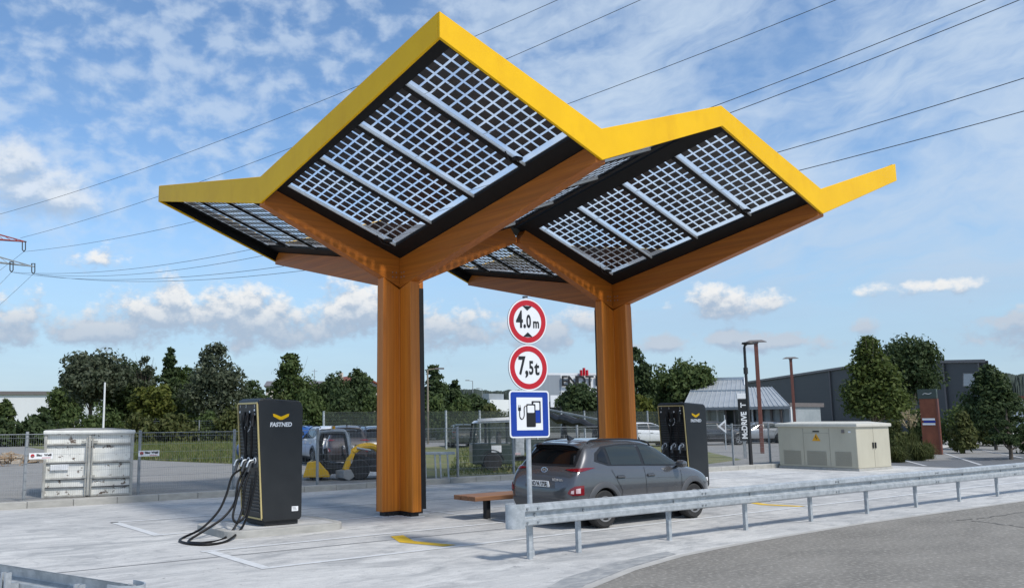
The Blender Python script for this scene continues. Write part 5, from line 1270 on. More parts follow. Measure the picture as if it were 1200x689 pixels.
tree('smaller dark tree second from the near column', 'egg', 516, 552, 446, 92, L_DARK, 3600, .2, seed=72, trunk=.08)
for i, (xl, xr, yt, d, m, lab) in enumerate([(482, 526, 462, 80, L_MID, 'green bush at the foot of the dark pointed tree'), (516, 562, 466, 82, L_MID, 'rounded green bush below the street lights'), (552, 598, 474, 84, L_OLIVE, 'olive bush left of the blue sign'), (590, 640, 478, 86, L_OLIVE, 'olive bush hidden behind the blue sign')]):
    tree(lab, 'bush', xl, xr, yt, d, m, 3000, .18, seed=80 + i, trunk=0.02, cat='bush', name='leafy_bush', group='bushes beyond the yard')
tree('round dark tree in front of the lettered white building', 'round', 654, 701, 449, 76, L_DARK, 5600, .17, seed=91, ybase=492)
tree('tall dark tree directly right of the far column', 'egg', 722, 772, 408, 82, L_DARK, 6500, .19, seed=92, trunk=.08)
tree('broad round green tree behind the far charging station', 'round', 768, 840, 423, 84, L_MID, 8000, .19, seed=93, ybase=486)
tree('light green bush beside the far column', 'bush', 738, 768, 462, 72, L_BRIGHT, 2400, .16, seed=94, cat='bush', name='leafy_bush', group='bushes beyond the yard', trunk=.02)
# --- right group
tree('feathery conical tree behind the beige cabinet', 'cone', 983, 1066, 395, 66, L_FEATH, 15000, .12, seed=101, ybase=490, bark='barkpale', twigs=8)
tree('dark round tree right of the feathery conical tree', 'round', 1036, 1108, 394, 76, L_DARK, 11000, .14, seed=102, ybase=476, bark='barkpale')
tree('dark tree with a pointed tip in front of the grey hall corner', 'egg', 1131, 1196, 428, 62, L_DARK, 10000, .13, seed=103, ybase=500)
for i, (xl, xr, yt, d, m, lab) in enumerate([(1092, 1158, 470, 72, L_MID, 'green shrub right of the rust red pylon'), (1110, 1142, 482, 56, L_OLIVE, 'round clipped shrub on the pale gravel'), (1062, 1096, 478, 68, L_DARK, 'dark shrub behind the rust red pylon'), (1140, 1182, 478, 70, L_OLIVE, 'low olive shrub beneath the dark tree with the pointed tip'), (1186, 1240, 470, 57, L_MID, 'green shrub at the right edge of the picture'), (1035, 1062, 494, 50, L_OLIVE, 'grassy shrub beside the beige cabinet')]):
    tree(lab, 'bush', xl, xr, yt, d, m, 3600, .11, seed=110 + i, trunk=0.02, cat='bush', name='leafy_bush', group='shrubs on the right', zb=0.02)
# cloud-pruned pine: flat tiers on a bent trunk
p = spot(1180, 49, 0.03)
t = thing('pruned_pine', 'low dark pine pruned into flat tiers on the gravel', 'tree', p, 0, 'trees in the background')
tr = MB(); vv = []
for k, (dx, dz, ww) in enumerate([(-.0, 2.2, 1.5), (1.1, 1.7, 1.4), (-1.2, 1.5, 1.5), (.4, 1.15, 1.9), (-1.7, .85, 1.3), (1.6, .8, 1.3), (-.5, .65, 1.0)]):
    v, C, S = crown_mesh('bush', ww, .34, 1100, .08, 200 + k, 0.0); v[:, 0] += dx * .8; v[:, 1] += .3 * math.sin(k); v[:, 2] += dz; vv.append(v)
    tr.tube([(0, 0, .4), (dx * .4, .1 * math.sin(k), dz * .7), (dx * .8, .3 * math.sin(k), dz + .08)], [.05, .035, .015], 6)
tr.tube([(0, 0, -.05), (.05, 0, .6), (-.05, .05, 1.4), (0, 0, 2.25)], [.09, .075, .05, .02], 8)
quads_obj('crown', np.concatenate(vv), L_DARK, t); tr.build('trunk', M['bark'], t)
# ornamental grasses beside the cabinet
def tuft(px, d, h, n, m, label, seed, spread=.55, plume=False):
    p = spot(px, d, 0.02); r = np.random.default_rng(seed); t = thing('ornamental_grass', label, 'grass clump', p, 0, 'ornamental grass clumps')
    vs = []
    for k in range(n):
        a = r.uniform(0, 2 * PI); l = spread * r.uniform(.1, 1.25); hh = h * r.uniform(.35, 1.15) * (1 - .3 * (l / spread / 1.25) ** 2); b = np.array([r.normal(0, .12), r.normal(0, .12), 0]); dr = np.array([math.cos(a), math.sin(a), 0])
        sd = np.array([-dr[1], dr[0], 0]) * .012; m1 = b + dr * l * .35 + np.array([0, 0, hh * .75]); e = b + dr * l + np.array([0, 0, hh * r.uniform(.3, 1.0)])
        vs += [b - sd, b + sd, m1 + sd, m1 - sd, m1 - sd, m1 + sd, e + sd * .3, e - sd * .3]
    quads_obj('blades', np.array(vs), m, t)
    if plume:
        vs = []
        for k in range(26):
            a = r.uniform(0, 2 * PI); c = np.array([math.cos(a), math.sin(a), 0]) * r.uniform(0, .3); z = h * r.uniform(.95, 1.35)
            for j in range(10):
                q = c * (1 + .1 * j) + np.array([0, 0, z + .04 * j]); dd_ = r.normal(size=3) * .05; ee = np.cross(dd_, r.normal(size=3)); ee = ee / np.linalg.norm(ee) * .03
                vs += [q - dd_, q + ee, q + dd_, q - ee]
        quads_obj('plume', np.array(vs), L_STRAW, t)
tuft(1056, 47, 1.15, 700, L_OLIVE, 'arching ornamental grass closest to the beige cabinet', 1)
tuft(1071, 46, 1.0, 600, L_OLIVE, 'low ornamental grass clump in front of the rust red pylon', 2)
tuft(1066, 50, 1.5, 400, L_OLIVE, 'ornamental grass with straw coloured plumes left of the rust red pylon', 3, .4, True)
tuft(1082, 48, .9, 500, L_OLIVE, 'small ornamental grass clump touching the rust red pylon foot', 4)
tuft(1047, 44, .8, 500, L_OLIVE, 'short ornamental grass clump at the cabinet corner', 5)
g0 = [gnd(x, y, .02) for x, y in ((1052, 514), (1240, 513), (1260, 503), (1075, 502))]
sheet('gravel_bed', [(q.x, q.y) for q in g0], 0.03, M['gravel'])
g0 = [gnd(x, y, .02) for x, y in ((1040, 536), (1100, 527), (1120, 521), (1060, 520), (1040, 524))]
sheet('gravel_bed', [(q.x, q.y) for q in g0], 0.026, M['gravel'])

# ================================================================== SUBSTATION CABINET
t = thing('transformer_cabinet', 'beige transformer cabinet with vents, warning triangle and double doors', 'cabinet', (0, 0, 0))
x0, x1, y0, y1, zt = 21.55, 24.0, 1.45, 4.62, 1.62
a = MB(); a.box(((x0 + x1) / 2, (y0 + y1) / 2, 0.06 + zt / 2), (x1 - x0, y1 - y0, zt - .06)); a.build('housing', M['beige'], t, bevel=0.02)
a = MB(); a.box(((x0 + x1) / 2, (y0 + y1) / 2, zt + .055), (x1 - x0 + .16, y1 - y0 + .16, .13)); lid = a.build('roof', M['beige_lid'], t, bevel=0.03)
a = MB(); a.add([(x0, y0, zt + .122), (x1, y0, zt + .122), (x1, y1, zt + .122), (x0, y1, zt + .122), (x0 + .5, y0 + .5, zt + .19), (x1 - .5, y0 + .5, zt + .19), (x1 - .5, y1 - .5, zt + .19), (x0 + .5, y1 - .5, zt + .19)], [(0, 1, 5, 4), (1, 2, 6, 5), (2, 3, 7, 6), (3, 0, 4, 7), (4, 5, 6, 7)]); a.build('roof_crown', M['beige_lid'], lid)
a = MB(); a.box(((x0 + x1) / 2, (y0 + y1) / 2, .045), (x1 - x0 + .06, y1 - y0 + .06, .09)); a.build('plinth', M['kerb'], t)
for yv, wv in ((2.0, .62), (3.05, .78), (4.05, .72)):
    a = MB()
    for k in range(14): a.bar((x0 - .004, yv - wv / 2, .2 + .034 * k), (x0 - .004, yv + wv / 2, .2 + .034 * k), .012, .02)
    a.bar((x0 - .006, yv - wv / 2, .18), (x0 - .006, yv + wv / 2, .18), .014, .02); a.bar((x0 - .006, yv - wv / 2, .68), (x0 - .006, yv + wv / 2, .68), .014, .02)
    a.build('vent_grille', M['beige_vent'], t)
mid = (x0 + x1) / 2
for p_, q_ in (((x0 - .001, 2.5, .15), (x0 - .001, 2.5, zt - .05)), ((x0 - .001, 3.55, .15), (x0 - .001, 3.55, zt - .05)), ((x0 - .001, 2.51, 1.38), (x0 - .001, 3.54, 1.38)), ((mid, y0 - .001, .12), (mid, y0 - .001, zt - .04))):
    a = MB(); a.bar(p_, q_, .012, .012); a.build('panel_joint', M['beige_vent'], t)
a = MB()
for dx in (-.09, .09): a.box(((x0 + x1) / 2 + dx, y0 - .025, .92), (.07, .04, .22))
a.build('door_handle', M['black'], t, bevel=0.01)
a = MB(); a.prism([(x0 - .004, 3.02 + .17, 1.08), (x0 - .004, 3.02 - .17, 1.08), (x0 - .004, 3.02, 1.36)], (-.006, 0, 0)); s = a.build('warning_sign', M['warn'], t)
a = MB(); a.prism([(x0 - .012, 3.03, 1.30), (x0 - .012, 3.06, 1.19), (x0 - .012, 3.0, 1.20), (x0 - .012, 3.03, 1.11), (x0 - .012, 2.97, 1.21), (x0 - .012, 3.02, 1.21)], (-.003, 0, 0)); a.build('flash_symbol', M['signblack'], s)
a = MB(); a.box((x0 - .005, 3.02, 1.44), (.006, .26, .05)); a.build('name_plate', M['signblack'], t)
a = MB(); a.box((x0 - .02, 1.95, 1.45), (.04, .1, .12)); a.build('lock_box', M['lampgrey'], t); a = MB(); a.box((x0 - .01, 1.70, 1.43), (.02, .08, .06)); a.build('label_plate', M['signwhite'], t)

# ================================================================== LAMP POSTS AND SIGNS ON THE RIGHT
lp = gnd(880.6, 549, 0.0)
t = thing('street_lamp', 'slim black lamp post with a small angled head', 'lamp post', lp, R(30), 'lamp posts on the right')
a = MB(); a.tube([(0, 0, 0), (0, 0, 4.75)], [.075, .05], 12); a.build('pole', M['black'], t, smooth=True)
a = MB(); a.tube([(0, 0, 3.7), (0, 0, 3.95)], .085, 10); a.build('sensor_box', M['black'], t)
a = MB(); a.tube(bez([(0, 0, 4.7), (0, -.02, 4.82), (0, -.14, 4.92)], 4), .045, 8); a.lathe([(.05, .02), (.24, .0), (.27, -.05), (.22, -.08), (.02, -.09)], 20, 'z', (0, -.16, 4.95)); a.build('lamp_head', M['black'], t, smooth=True)
for px, yb, yt, lab in ((893.5, 531, 402, 'tall rust brown lamp post with a flat wing head behind the black post'), (933, 519.5, 421, 'shorter looking rust brown lamp post left of the conical tree')):
    b = gnd(px, yb, .13); H_ = far(px - 7, yt, math.hypot(b.x - CAM.x, b.y - CAM.y)).z - .13
    t = thing('street_lamp', lab, 'lamp post', b, facing(b), 'lamp posts on the right')
    a = MB(); a.box((0, 0, H_ / 2), (.20, .20, H_)); a.build('pole', M['polebrown'], t, bevel=0.02)
    a = MB(); a.hexa([(-.55, -.2, H_ + .05), (.55, -.2, H_ + .05), (.55, .2, H_ + .05), (-.55, .2, H_ + .05), (-.3, -.12, H_ + .16), (.3, -.12, H_ + .16), (.3, .12, H_ + .16), (-.3, .12, H_ + .16)]); a.box((0, 0, H_ + .02), (.26, .26, .08)); a.build('lamp_head', M['lampgrey'], t, bevel=0.02)
# drive-through pylon sign
b = gnd(874, 537, .13)
t = thing('drive_through_sign', 'black drive-through totem with white top and vertical white lettering', 'sign', b, facing(b) + R(8))
a = MB(); a.box((-.02, 0, .55), (.12, .12, 1.1)); a.build('post', M['galv_dark'], t)
a = MB(); a.box((0, 0, 1.75), (.42, .16, 1.9)); pn = a.build('panel', M['signblack'], t, bevel=0.01)
a = MB(); a.box((0, 0, 2.83), (.50, .2, .24)); a.build('top_band', M['signwhite'], t, bevel=0.01)
rotv = UPRIGHT @ Matrix.Rotation(PI / 2, 4, 'Z')
text('lettering', 'McDRIVE', .33, M['signwhite'], pn, (.02, -.085, 1.5), rotv, sx=.95, bold=.012)
a = MB(); a.box((0.0, -.085, 2.42), (.24, .006, .05)); a.box((-.09, -.085, 2.42), (.05, .006, .22)); a.build('arrow_symbol', M['signwhite'], pn)
# small arrow sign
b = gnd(848.5, 527, .13)
t = thing('arrow_sign', 'small white triangular arrow sign on a thin post', 'sign', b, facing(b))
a = MB(); a.cyl((.12, 0, 0), (.12, 0, 2.0), .03, n=8); a.build('post', M['galv'], t)
a = MB(); a.prism([(-.28, -.03, 1.35), (.18, -.03, 1.75), (.18, -.03, .95)], (0, -.02, 0)); pn = a.build('panel', M['signwhite'], t); a = MB(); a.prism([(-.12, -.052, 1.35), (.12, -.052, 1.57), (.12, -.052, 1.13)], (0, -.004, 0)); a.build('arrow_symbol', M['lampgrey'], pn)
# rust red pylon
b = spot(1089, 54, .0)
D_ = math.hypot(b.x - CAM.x, b.y - CAM.y); ztp = far(1089, 456, D_).z
t = thing('advertising_pylon', 'rust red slab pylon with dark green top panel', 'pylon sign', b, facing(b) + R(-14))
a = MB(); a.box((0, 0, (ztp - .5) / 2), (.78, .22, ztp - .5)); a.build('slab', M['cortenred'], t, bevel=0.01)
a = MB(); a.box((.43, .0, (ztp - .5) / 2), (.08, .26, ztp - .5)); a.build('side_post', M['polebrown'], t)
a = MB(); a.box((-.0, 0, ztp - .25), (.9, .24, .5)); tp = a.build('top_panel', M['truckgreen'], t, bevel=0.01)
a = MB(); a.tube(bez([(-.2, -.125, ztp - .28), (-.1, -.125, ztp - .22), (.1, -.125, ztp - .25), (.22, -.125, ztp - .2)], 5), .012, 6); a.build('script_line', M['signwhite'], tp)
for z in (1.58, 1.83):
    a = MB(); a.box((-.02, -.115, z), (.6, .012, .1)); a.build('name_plate', M['signwhite'], t)
a = MB(); a.box((.02, -.115, 1.705), (.56, .012, .09)); a.build('name_plate', M['signblue'], t)

# ================================================================== BUILDINGS
def wall_between(mb, a, b, z0, z1a, z1b, depth, m=0):
    """solid block whose front face runs a-b, going back by depth"""
    a, b = Vector((a.x, a.y, 0)), Vector((b.x, b.y, 0)); d = (b - a).normalized(); n = Vector((-d.y, d.x, 0)) * depth
    if (a + n - CAM).length < (a - CAM).length: n = -n
    V = lambda p, z: Vector((p.x, p.y, z))
    mb.hexa([V(a, z0), V(b, z0), V(b + n, z0), V(a + n, z0), V(a, z1a), V(b, z1b), V(b + n, z1b), V(a + n, z1a)], m); return n
# white hall on the left
a0, a1 = far(-160, 459, 190), far(72, 459, 178)
t = thing('warehouse', 'long plain white warehouse at the far left', 'building', (a0.x, a0.y, 0))
o_ = Vector((a0.x, a0.y, 0)); mb = MB(); n = wall_between(mb, a0 - o_, a1 - o_, 0, a0.z, a1.z, 40) if False else None
mb = MB(); wall_between(mb, a0, a1, 0, a0.z - .5, a1.z - .5, 40); mb.v = [tuple(Vector(v) - o_) for v in mb.v]; mb.build('wall', M['bldgwhite'], t)
mb = MB(); wall_between(mb, far(-160.5, 459, 189.6), far(72.4, 459, 177.6), a1.z - .5, a0.z + .1, a1.z + .1, 41); mb.v = [tuple(Vector(v) - o_) for v in mb.v]; mb.build('roof_edge', M['lampgrey'], t)
# dark grey hall on the right
T = thing('grey_hall', 'long dark grey hall with rising roofline behind the right hand trees', 'building', (0, 0, 0))
dA, dB, dC = 150, 118, 92
ptsb = [(862, 450, dA), (1004, 428.5, dB), (1095, 423.5, 104), (1158, 422.5, dC)]
tops = [far(*q) for q in ptsb]
V0 = Vector((tops[3].x, tops[3].y, 0)); dirw = (Vector((tops[0].x, tops[0].y, 0)) - V0).normalized()
tops2 = []
for (x, y, _) in ptsb:      # put every roof point on one straight wall
    d = ray(x, y); nrm = Vector((-dirw.y, dirw.x, 0)); k = (V0 - CAM).dot(nrm) / d.dot(nrm); tops2.append(CAM + d * k)
back = Vector((-dirw.y, dirw.x, 0)); back = back if (back.dot(V0 - CAM) > 0) else -back
dep = Vector((V0.x - CAM.x, V0.y - CAM.y, 0)).normalized() * 30; dep = Matrix.Rotation(R(4), 3, 'Z') @ dep
mb = MB(); fl = [Vector((q.x, q.y, 0)) for q in tops2]
mb.prism(fl[::-1] + tops2 if False else [fl[3]] + [tops2[3], tops2[2], tops2[1], tops2[0]] + [fl[0]], dep); wl = mb.build('wall', M['bldgdark'], T)
mb = MB()
for a, b in zip(tops2[:-1], tops2[1:]): mb.hexa([a - back * .25 + Vector((0, 0, -.15)), b - back * .25 + Vector((0, 0, -.15)), b + dep + Vector((0, 0, -.15)), a + dep + Vector((0, 0, -.15)), a - back * .25 + Vector((0, 0, .12)), b - back * .25 + Vector((0, 0, .12)), b + dep + Vector((0, 0, .12)), a + dep + Vector((0, 0, .12))])
mb.build('roof_edge', M['lampgrey'], T)
def on_wall(x, y, off=0.0):
    d = ray(x, y); nrm = back; k = (V0 - nrm * off - CAM).dot(nrm) / d.dot(nrm); return CAM + d * k
mb = MB(); mb.prism([on_wall(1130, 438, .02), on_wall(1142.5, 438, .02), on_wall(1142.5, 452, .02), on_wall(1130, 452, .02)], -back * .06); mb.build('window', M['skyglass'], T)
mb = MB(); mb.prism([on_wall(1129, 437, .01), on_wall(1143.5, 437, .01), on_wall(1143.5, 453, .01), on_wall(1129, 453, .01)], -back * .05); mb.build('window_frame', M['lampgrey'], T)
mb = MB(); mb.prism([on_wall(941, 474, .01), on_wall(950, 474, .01), on_wall(950, 492, .01), on_wall(941, 492, .01)], -back * .08); mb.build('door', M['darkglass'], T)
for x in (930, 975, 1110, 1152):
    q = on_wall(x, 480, .12); k = min(range(3), key=lambda i: 0 if ptsb[i][0] <= x <= ptsb[i + 1][0] else 1); f_ = (x - ptsb[k][0]) / (ptsb[k + 1][0] - ptsb[k][0]); zt_ = on_wall(x, ptsb[k][1] + (ptsb[k + 1][1] - ptsb[k][1]) * f_).z
    mb = MB(); mb.bar((q.x, q.y, 0), (q.x, q.y, zt_ - .2), .14); mb.build('downpipe', M['lampgrey'], T)
# restaurant with standing seam roof
T = thing('restaurant', 'low glazed restaurant with pale standing seam metal roof', 'building', (0, 0, 0))
dq = 84
P_ = lambda x, y, d: far(x, y, d)
e0, e1 = P_(836, 477, 74), P_(928, 475.5, 70); r0, r1 = P_(842, 446, 84), P_(872, 445, 83); r2 = P_(905, 451.5, 80)
def roofslab(pts, name, m, th=.22):
    mb = MB(); nrm = (pts[1] - pts[0]).cross(pts[2] - pts[0]).normalized(); nrm = nrm if nrm.z > 0 else -nrm
    mb.prism(pts, -nrm * th); return mb.build(name, m, T)
rs = [P_(800, 477.5, 75), P_(874, 476.5, 72), P_(874, 444.5, 83), P_(815, 446, 86)]
r_a = roofslab(rs, 'roof', M['metalroof'])
rs2 = [P_(874.3, 476.5, 71.8), P_(925, 475.5, 69.5), P_(904, 453.5, 79), P_(874.3, 454, 80.5)]
r_b = roofslab(rs2, 'roof', M['metalroof'])
mb = MB()
for k in range(13):
    f = k / 12; a = rs[0].lerp(rs[1], f); b = rs[3].lerp(rs[2], f); mb.bar(a + Vector((0, 0, .02)), b + Vector((0, 0, .02)), .05, .06)
for k in range(10):
    f = k / 9; a = rs2[0].lerp(rs2[1], f); b = rs2[3].lerp(rs2[2], f); mb.bar(a + Vector((0, 0, .02)), b + Vector((0, 0, .02)), .05, .06)
a = rs[0].lerp(rs[3], .55); b = rs[1].lerp(rs[2], .55); mb.bar(a + Vector((0, 0, .05)), b + Vector((0, 0, .05)), .1, .12)
mb.build('roof_seam', M['galv'], T)
mb = MB(); mb.bar(rs[2] + Vector((0, 0, .05)), rs2[3] + Vector((0, 0, .1)), .3, .35); mb.bar(rs[3] + Vector((0, 0, .05)), rs[2] + Vector((0, 0, .05)), .3, .35); mb.build('ridge_cap', M['bldgwhite'], T)
wa, wb = P_(802, 478, 76.5), P_(926, 477, 71.5)
for (a, b, nm, z0, z1, m_) in ((wa, wb, 'wall', 0, 1.0, 'bldgdark'), (wa, wb, 'fascia_board', 2.75, 3.05, 'lampgrey')):
    mb = MB(); wall_between(mb, a, b, z0, z1, z1, 5); mb.build(nm, M[m_], T)
mb = MB(); a = wa + (wb - wa).normalized() * .02; wall_between(mb, wa + Vector((.15, .15, 0)), wb + Vector((.15, .15, 0)), 1.0, 2.75, 2.75, 4.5); mb.build('glazing', M['skyglass'], T)
for k in range(13):
    q = wa.lerp(wb, k / 12); mb = MB(); mb.box((q.x, q.y, 1.88), (.14, .14, 1.74)); mb.build('mullion', M['bldgwhite' if k % 4 == 0 else 'lampgrey'], T)
q = wa.lerp(wb, .58); dq_ = (wb - wa).normalized()
mb = MB(); wall_between(mb, q - dq_ * 1.6 - back * .06, q + dq_ * 1.0 - back * .06, 1.0, 2.7, 2.7, .3); mb.build('dark_window', M['darkglass'], T)
# lettered building in the middle
T = thing('lettered_building', 'white and grey flat roofed building with black roof lettering and red bars', 'building', (0, 0, 0))
a, b, c, e = far(624, 439.5, 118), far(657, 439.5, 118.6), far(740, 440.0, 121.5), far(742, 440.0, 121.6)
mb = MB(); wall_between(mb, a, b, 4.2, a.z, b.z, 6); mb.build('grey_wall', M['bldggrey'], T)
mb = MB(); n_ = wall_between(mb, b, e, 4.2, b.z, e.z, 6.4); mb.build('white_wall', M['bldgwhite'], T)
mb = MB(); wall_between(mb, a + (b - a).normalized() * .1, e, 0, 4.18, 4.18, 5); mb.build('glazed_ground_floor', M['darkglass'], T)
mb = MB(); wall_between(mb, a - n_.normalized() * .1, e - n_.normalized() * .1, a.z + .002, a.z + .3, e.z + .3, 6); mb.build('roof_edge', M['bldgwhite'], T)

mb = MB(); q0, q1 = far(645, 463, 117), far(655, 463, 117.2); wall_between(mb, q0, q1, far(650, 477, 117).z, q0.z, q1.z, .3); pn = mb.build('banner', M['signwhite'], T)
dl = (c - b); dl.z = 0; dl.normalize(); rzl = math.atan2(dl.y, dl.x); fr_ = -n_.normalized()
rotl = Matrix.Rotation(rzl, 4, 'Z') @ UPRIGHT
for ch, x in (('E', 661.5), ('N', 671), ('D', 681), ('T', 691), ('I', 699)):
    d = ray(x, 447); k = (b + fr_ * .3 - CAM).dot(fr_) / d.dot(fr_); q = CAM + d * k
    text('roof_lettering', ch, 1.95, M['signblack'], T, q, rotl, sx=.95, bold=.03, extrude=.08)
for i, (x, yt) in enumerate(((681, 433.5), (684.5, 431), (688, 433.5))):
    q = far(x, 440, 119); q2 = far(x, yt, 119); mb = MB(); mb.box((q.x, q.y, (q.z + q2.z) / 2), (.26, .26, q2.z - q.z)); mb.build('red_bar', M['signred'], T)
# red roofed house behind the trees
b = spot(424, 112, .1); T = thing('house', 'house with red tiled gable roof rising behind the trees', 'building', b, facing(b) + R(25))
zr = far(424, 441, 112).z; ze = far(424, 453, 112).z
mb = MB(); mb.box((0, 4, ze / 2), (5.4, 8, ze)); mb.prism([(-2.7, 0, ze), (2.7, 0, ze), (0, 0, zr - .15)], (0, 8, 0)); mb.build('wall', M['plaster'], T)
mb = MB()
for s_ in (-1, 1): mb.hexa([(s_ * 3.1, -.4, ze - .3), (0, -.4, zr - .1), (0, 8.4, zr - .1), (s_ * 3.1, 8.4, ze - .3), (s_ * 3.1, -.4, ze - .08), (0, -.4, zr + .12), (0, 8.4, zr + .12), (s_ * 3.1, 8.4, ze - .08)])
rf = mb.build('roof', M['redtile'], T)
mb = MB(); mb.box((-1.2, 4, zr + .1), (.5, .5, .9)); mb.build('chimney', M['plaster'], rf)
mb = MB(); mb.box((0, -.02, ze + .3), (.8, .06, .9)); mb.build('window', M['darkglass'], T)
# long low roof with antenna left of it
b = spot(346, 120, .1); T = thing('house', 'long low grey roof with a mast seen between two trees', 'building', b, facing(b))
zr = far(370, 446, 120).z; mb = MB(); mb.box((3, 4, (zr - .8) / 2), (14, 7, zr - .8)); mb.build('wall', M['plaster'], T)
mb = MB(); mb.hexa([(-4.3, .2, zr - .8), (10.3, .2, zr - .8), (10.3, 7.8, zr - .8), (-4.3, 7.8, zr - .8), (-4, 3.5, zr), (10, 3.5, zr), (10, 4.5, zr), (-4, 4.5, zr)]); mb.build('roof', M['lampgrey'], T)
mb = MB(); mb.bar((2.6, 4, zr - .2), (2.6, 4, zr + 1.7), .08); mb.bar((2.2, 4, zr + 1.4), (3.0, 4, zr + 1.4), .05); mb.build('mast', M['galv_dark'], T)
# small far white building
a, b = far(549, 468.5, 210), far(574, 468, 205); T = thing('far_hall', 'small far white building below the thin street lights', 'building', (0, 0, 0))
mb = MB(); wall_between(mb, a, b, 0, a.z, b.z, 14); mb.build('wall', M['bldgwhite'], T); mb = MB(); wall_between(mb, far(566, 461, 206), far(573, 461, 205), a.z, far(566, 461, 206).z, far(573, 461, 205).z, 6); mb.build('roof_house', M['bldggrey'], T)
# far lamp posts, thin
for px, yb, yt, d, lab, m_ in ((501.5, 520, 435, 66, 'pale brown street light just right of the near column', 'barkpale'), (554.5, 490, 447, 150, 'thin grey street light above the small far building', 'galv_dark'), (565.5, 490, 456, 190, 'farther thin grey street light right of its twin', 'galv_dark')):
    b = spot(px, d, .1); H_ = far(px, yt, d).z
    t = thing('street_light', lab, 'street light', b, facing(b), 'thin far street lights')
    a = MB(); a.tube([(0, 0, 0), (0, 0, H_)], [.09, .06], 8); a.tube([(0, 0, H_), (-.0 + .9 * (1 if px < 520 else -1), 0, H_ + .12)], .05, 6); a.build('pole', M[m_], t)
    a = MB(); a.box((.9 * (1 if px < 520 else -1), 0, H_ + .1), (.7, .2, .12)); a.build('lamp_head', M['lampgrey'], t)
b = spot(121.5, 72, .13); H_ = far(120, 448, 72).z
a = MB(); a.tube([(0, 0, 0), (-.03, 0, H_ - .13)], [.085, .065], 10); o = a.build('white_mast', M['white'], loc=b, smooth=True); tag(o, 'plain white mast standing before the left hand trees', 'mast')

# ================================================================== WOODED HILLS
def hill(name, pts, dist, depth, m):
    vs, fs = [], []
    xs = np.linspace(pts[0][0], pts[-1][0], 520); ys = np.interp(xs, [p[0] for p in pts], [p[1] for p in pts]); r = np.random.default_rng(5)
    for i, (x, y) in enumerate(zip(xs, ys)):
        y += math.sin(i * .31) * .5 + math.sin(i * .083) * .9 + r.normal(0, .28)
        q = far(x, y, dist); f = far(x, horizon(x), dist - depth); 
        for k in range(6):
            w = k / 5; p = f.lerp(q, w); vs.append((p.x, p.y, (q.z) * w ** .7 + r.normal(0, .35) * (0 < k < 5) - (5 if k == 0 else 0)))
        p = far(x, horizon(x), dist + depth * .6); vs.append((p.x, p.y, -5))
    for i in range(len(xs) - 1):
        for k in range(6): a = i * 7 + k; fs.append((a, a + 7, a + 8, a + 1))
    mb = MB(); mb.add(vs, fs); o = mb.build(name, m); o['kind'] = 'structure'; return o
M['forest'] = mat('far_forest', (0.022, 0.034, 0.022), (0.04, 0.056, 0.036), rough=0.95, scale=(0.12, 0.12, 0.12), detail=8, bump=1.0, bscale=(.3, .3, .3))
hill('wooded_hill', [(470, 462), (530, 456), (570, 457), (620, 458), (700, 466), (800, 468)], 420, 120, M['forest'])
hill('wooded_hill', [(860, 447), (905, 444), (940, 442), (1000, 440), (1100, 437), (1160, 436), (1190, 438), (1300, 430)], 460, 140, M['forest'])
hill('wooded_hill', [(-200, 488), (60, 487), (200, 486), (330, 484), (480, 470)], 500, 140, M['forest'])
b0, b1 = far(1184, 468, 150), far(1230, 468, 145); T = thing('far_house', 'pale house at the right edge below the wooded hill', 'building', (0, 0, 0))
mb = MB(); wall_between(mb, b0, b1, 0, b0.z, b1.z, 8); mb.build('wall', M['bldgwhite'], T); mb = MB(); n_ = wall_between(mb, far(1182, 468, 149.5), far(1232, 468, 144.5), b0.z + .003, far(1183, 464, 150).z, far(1230, 464, 145).z, 9); mb.build('roof', M['redtile'], T)

# ================================================================== POWER LINE
# pylon just outside the left edge, arm tips reaching in
pyl = far(-46, 300, 136); base = Vector((pyl.x, pyl.y, 0))
T = thing('power_pylon', 'lattice power pylon with red and grey arm tips at the left edge', 'pylon', base, 0)
rgt = Vector((RT.x, RT.y, 0)).normalized()
arms = [(274.5, 31, 283.5, 'pylonred'), (300.0, 40, 312.5, 'pylongrey')]
topz = far(-46, 225, 136).z
mb = MB()
for sx_ in (-1, 1):
    for sy in (-1, 1): mb.bar((sx_ * 2.6, sy * 2.6, 0), (sx_ * .4, sy * .4, topz), .16)
lv = [k / 12 for k in range(13)]
for k in range(12):
    w0, w1 = 2.6 + (.4 - 2.6) * lv[k], 2.6 + (.4 - 2.6) * lv[k + 1]; z0_, z1_ = topz * lv[k], topz * lv[k + 1]
    for (ax, ay, bx, by) in ((-1, -1, 1, -1), (1, -1, 1, 1), (1, 1, -1, 1), (-1, 1, -1, -1)):
        mb.bar((ax * w0, ay * w0, z0_), (bx * w1, by * w1, z1_), .09); mb.bar((bx * w0, by * w0, z0_), (ax * w1, ay * w1, z1_), .09)
mb.build('lattice_tower', M['pylongrey'], T)
tips = {}
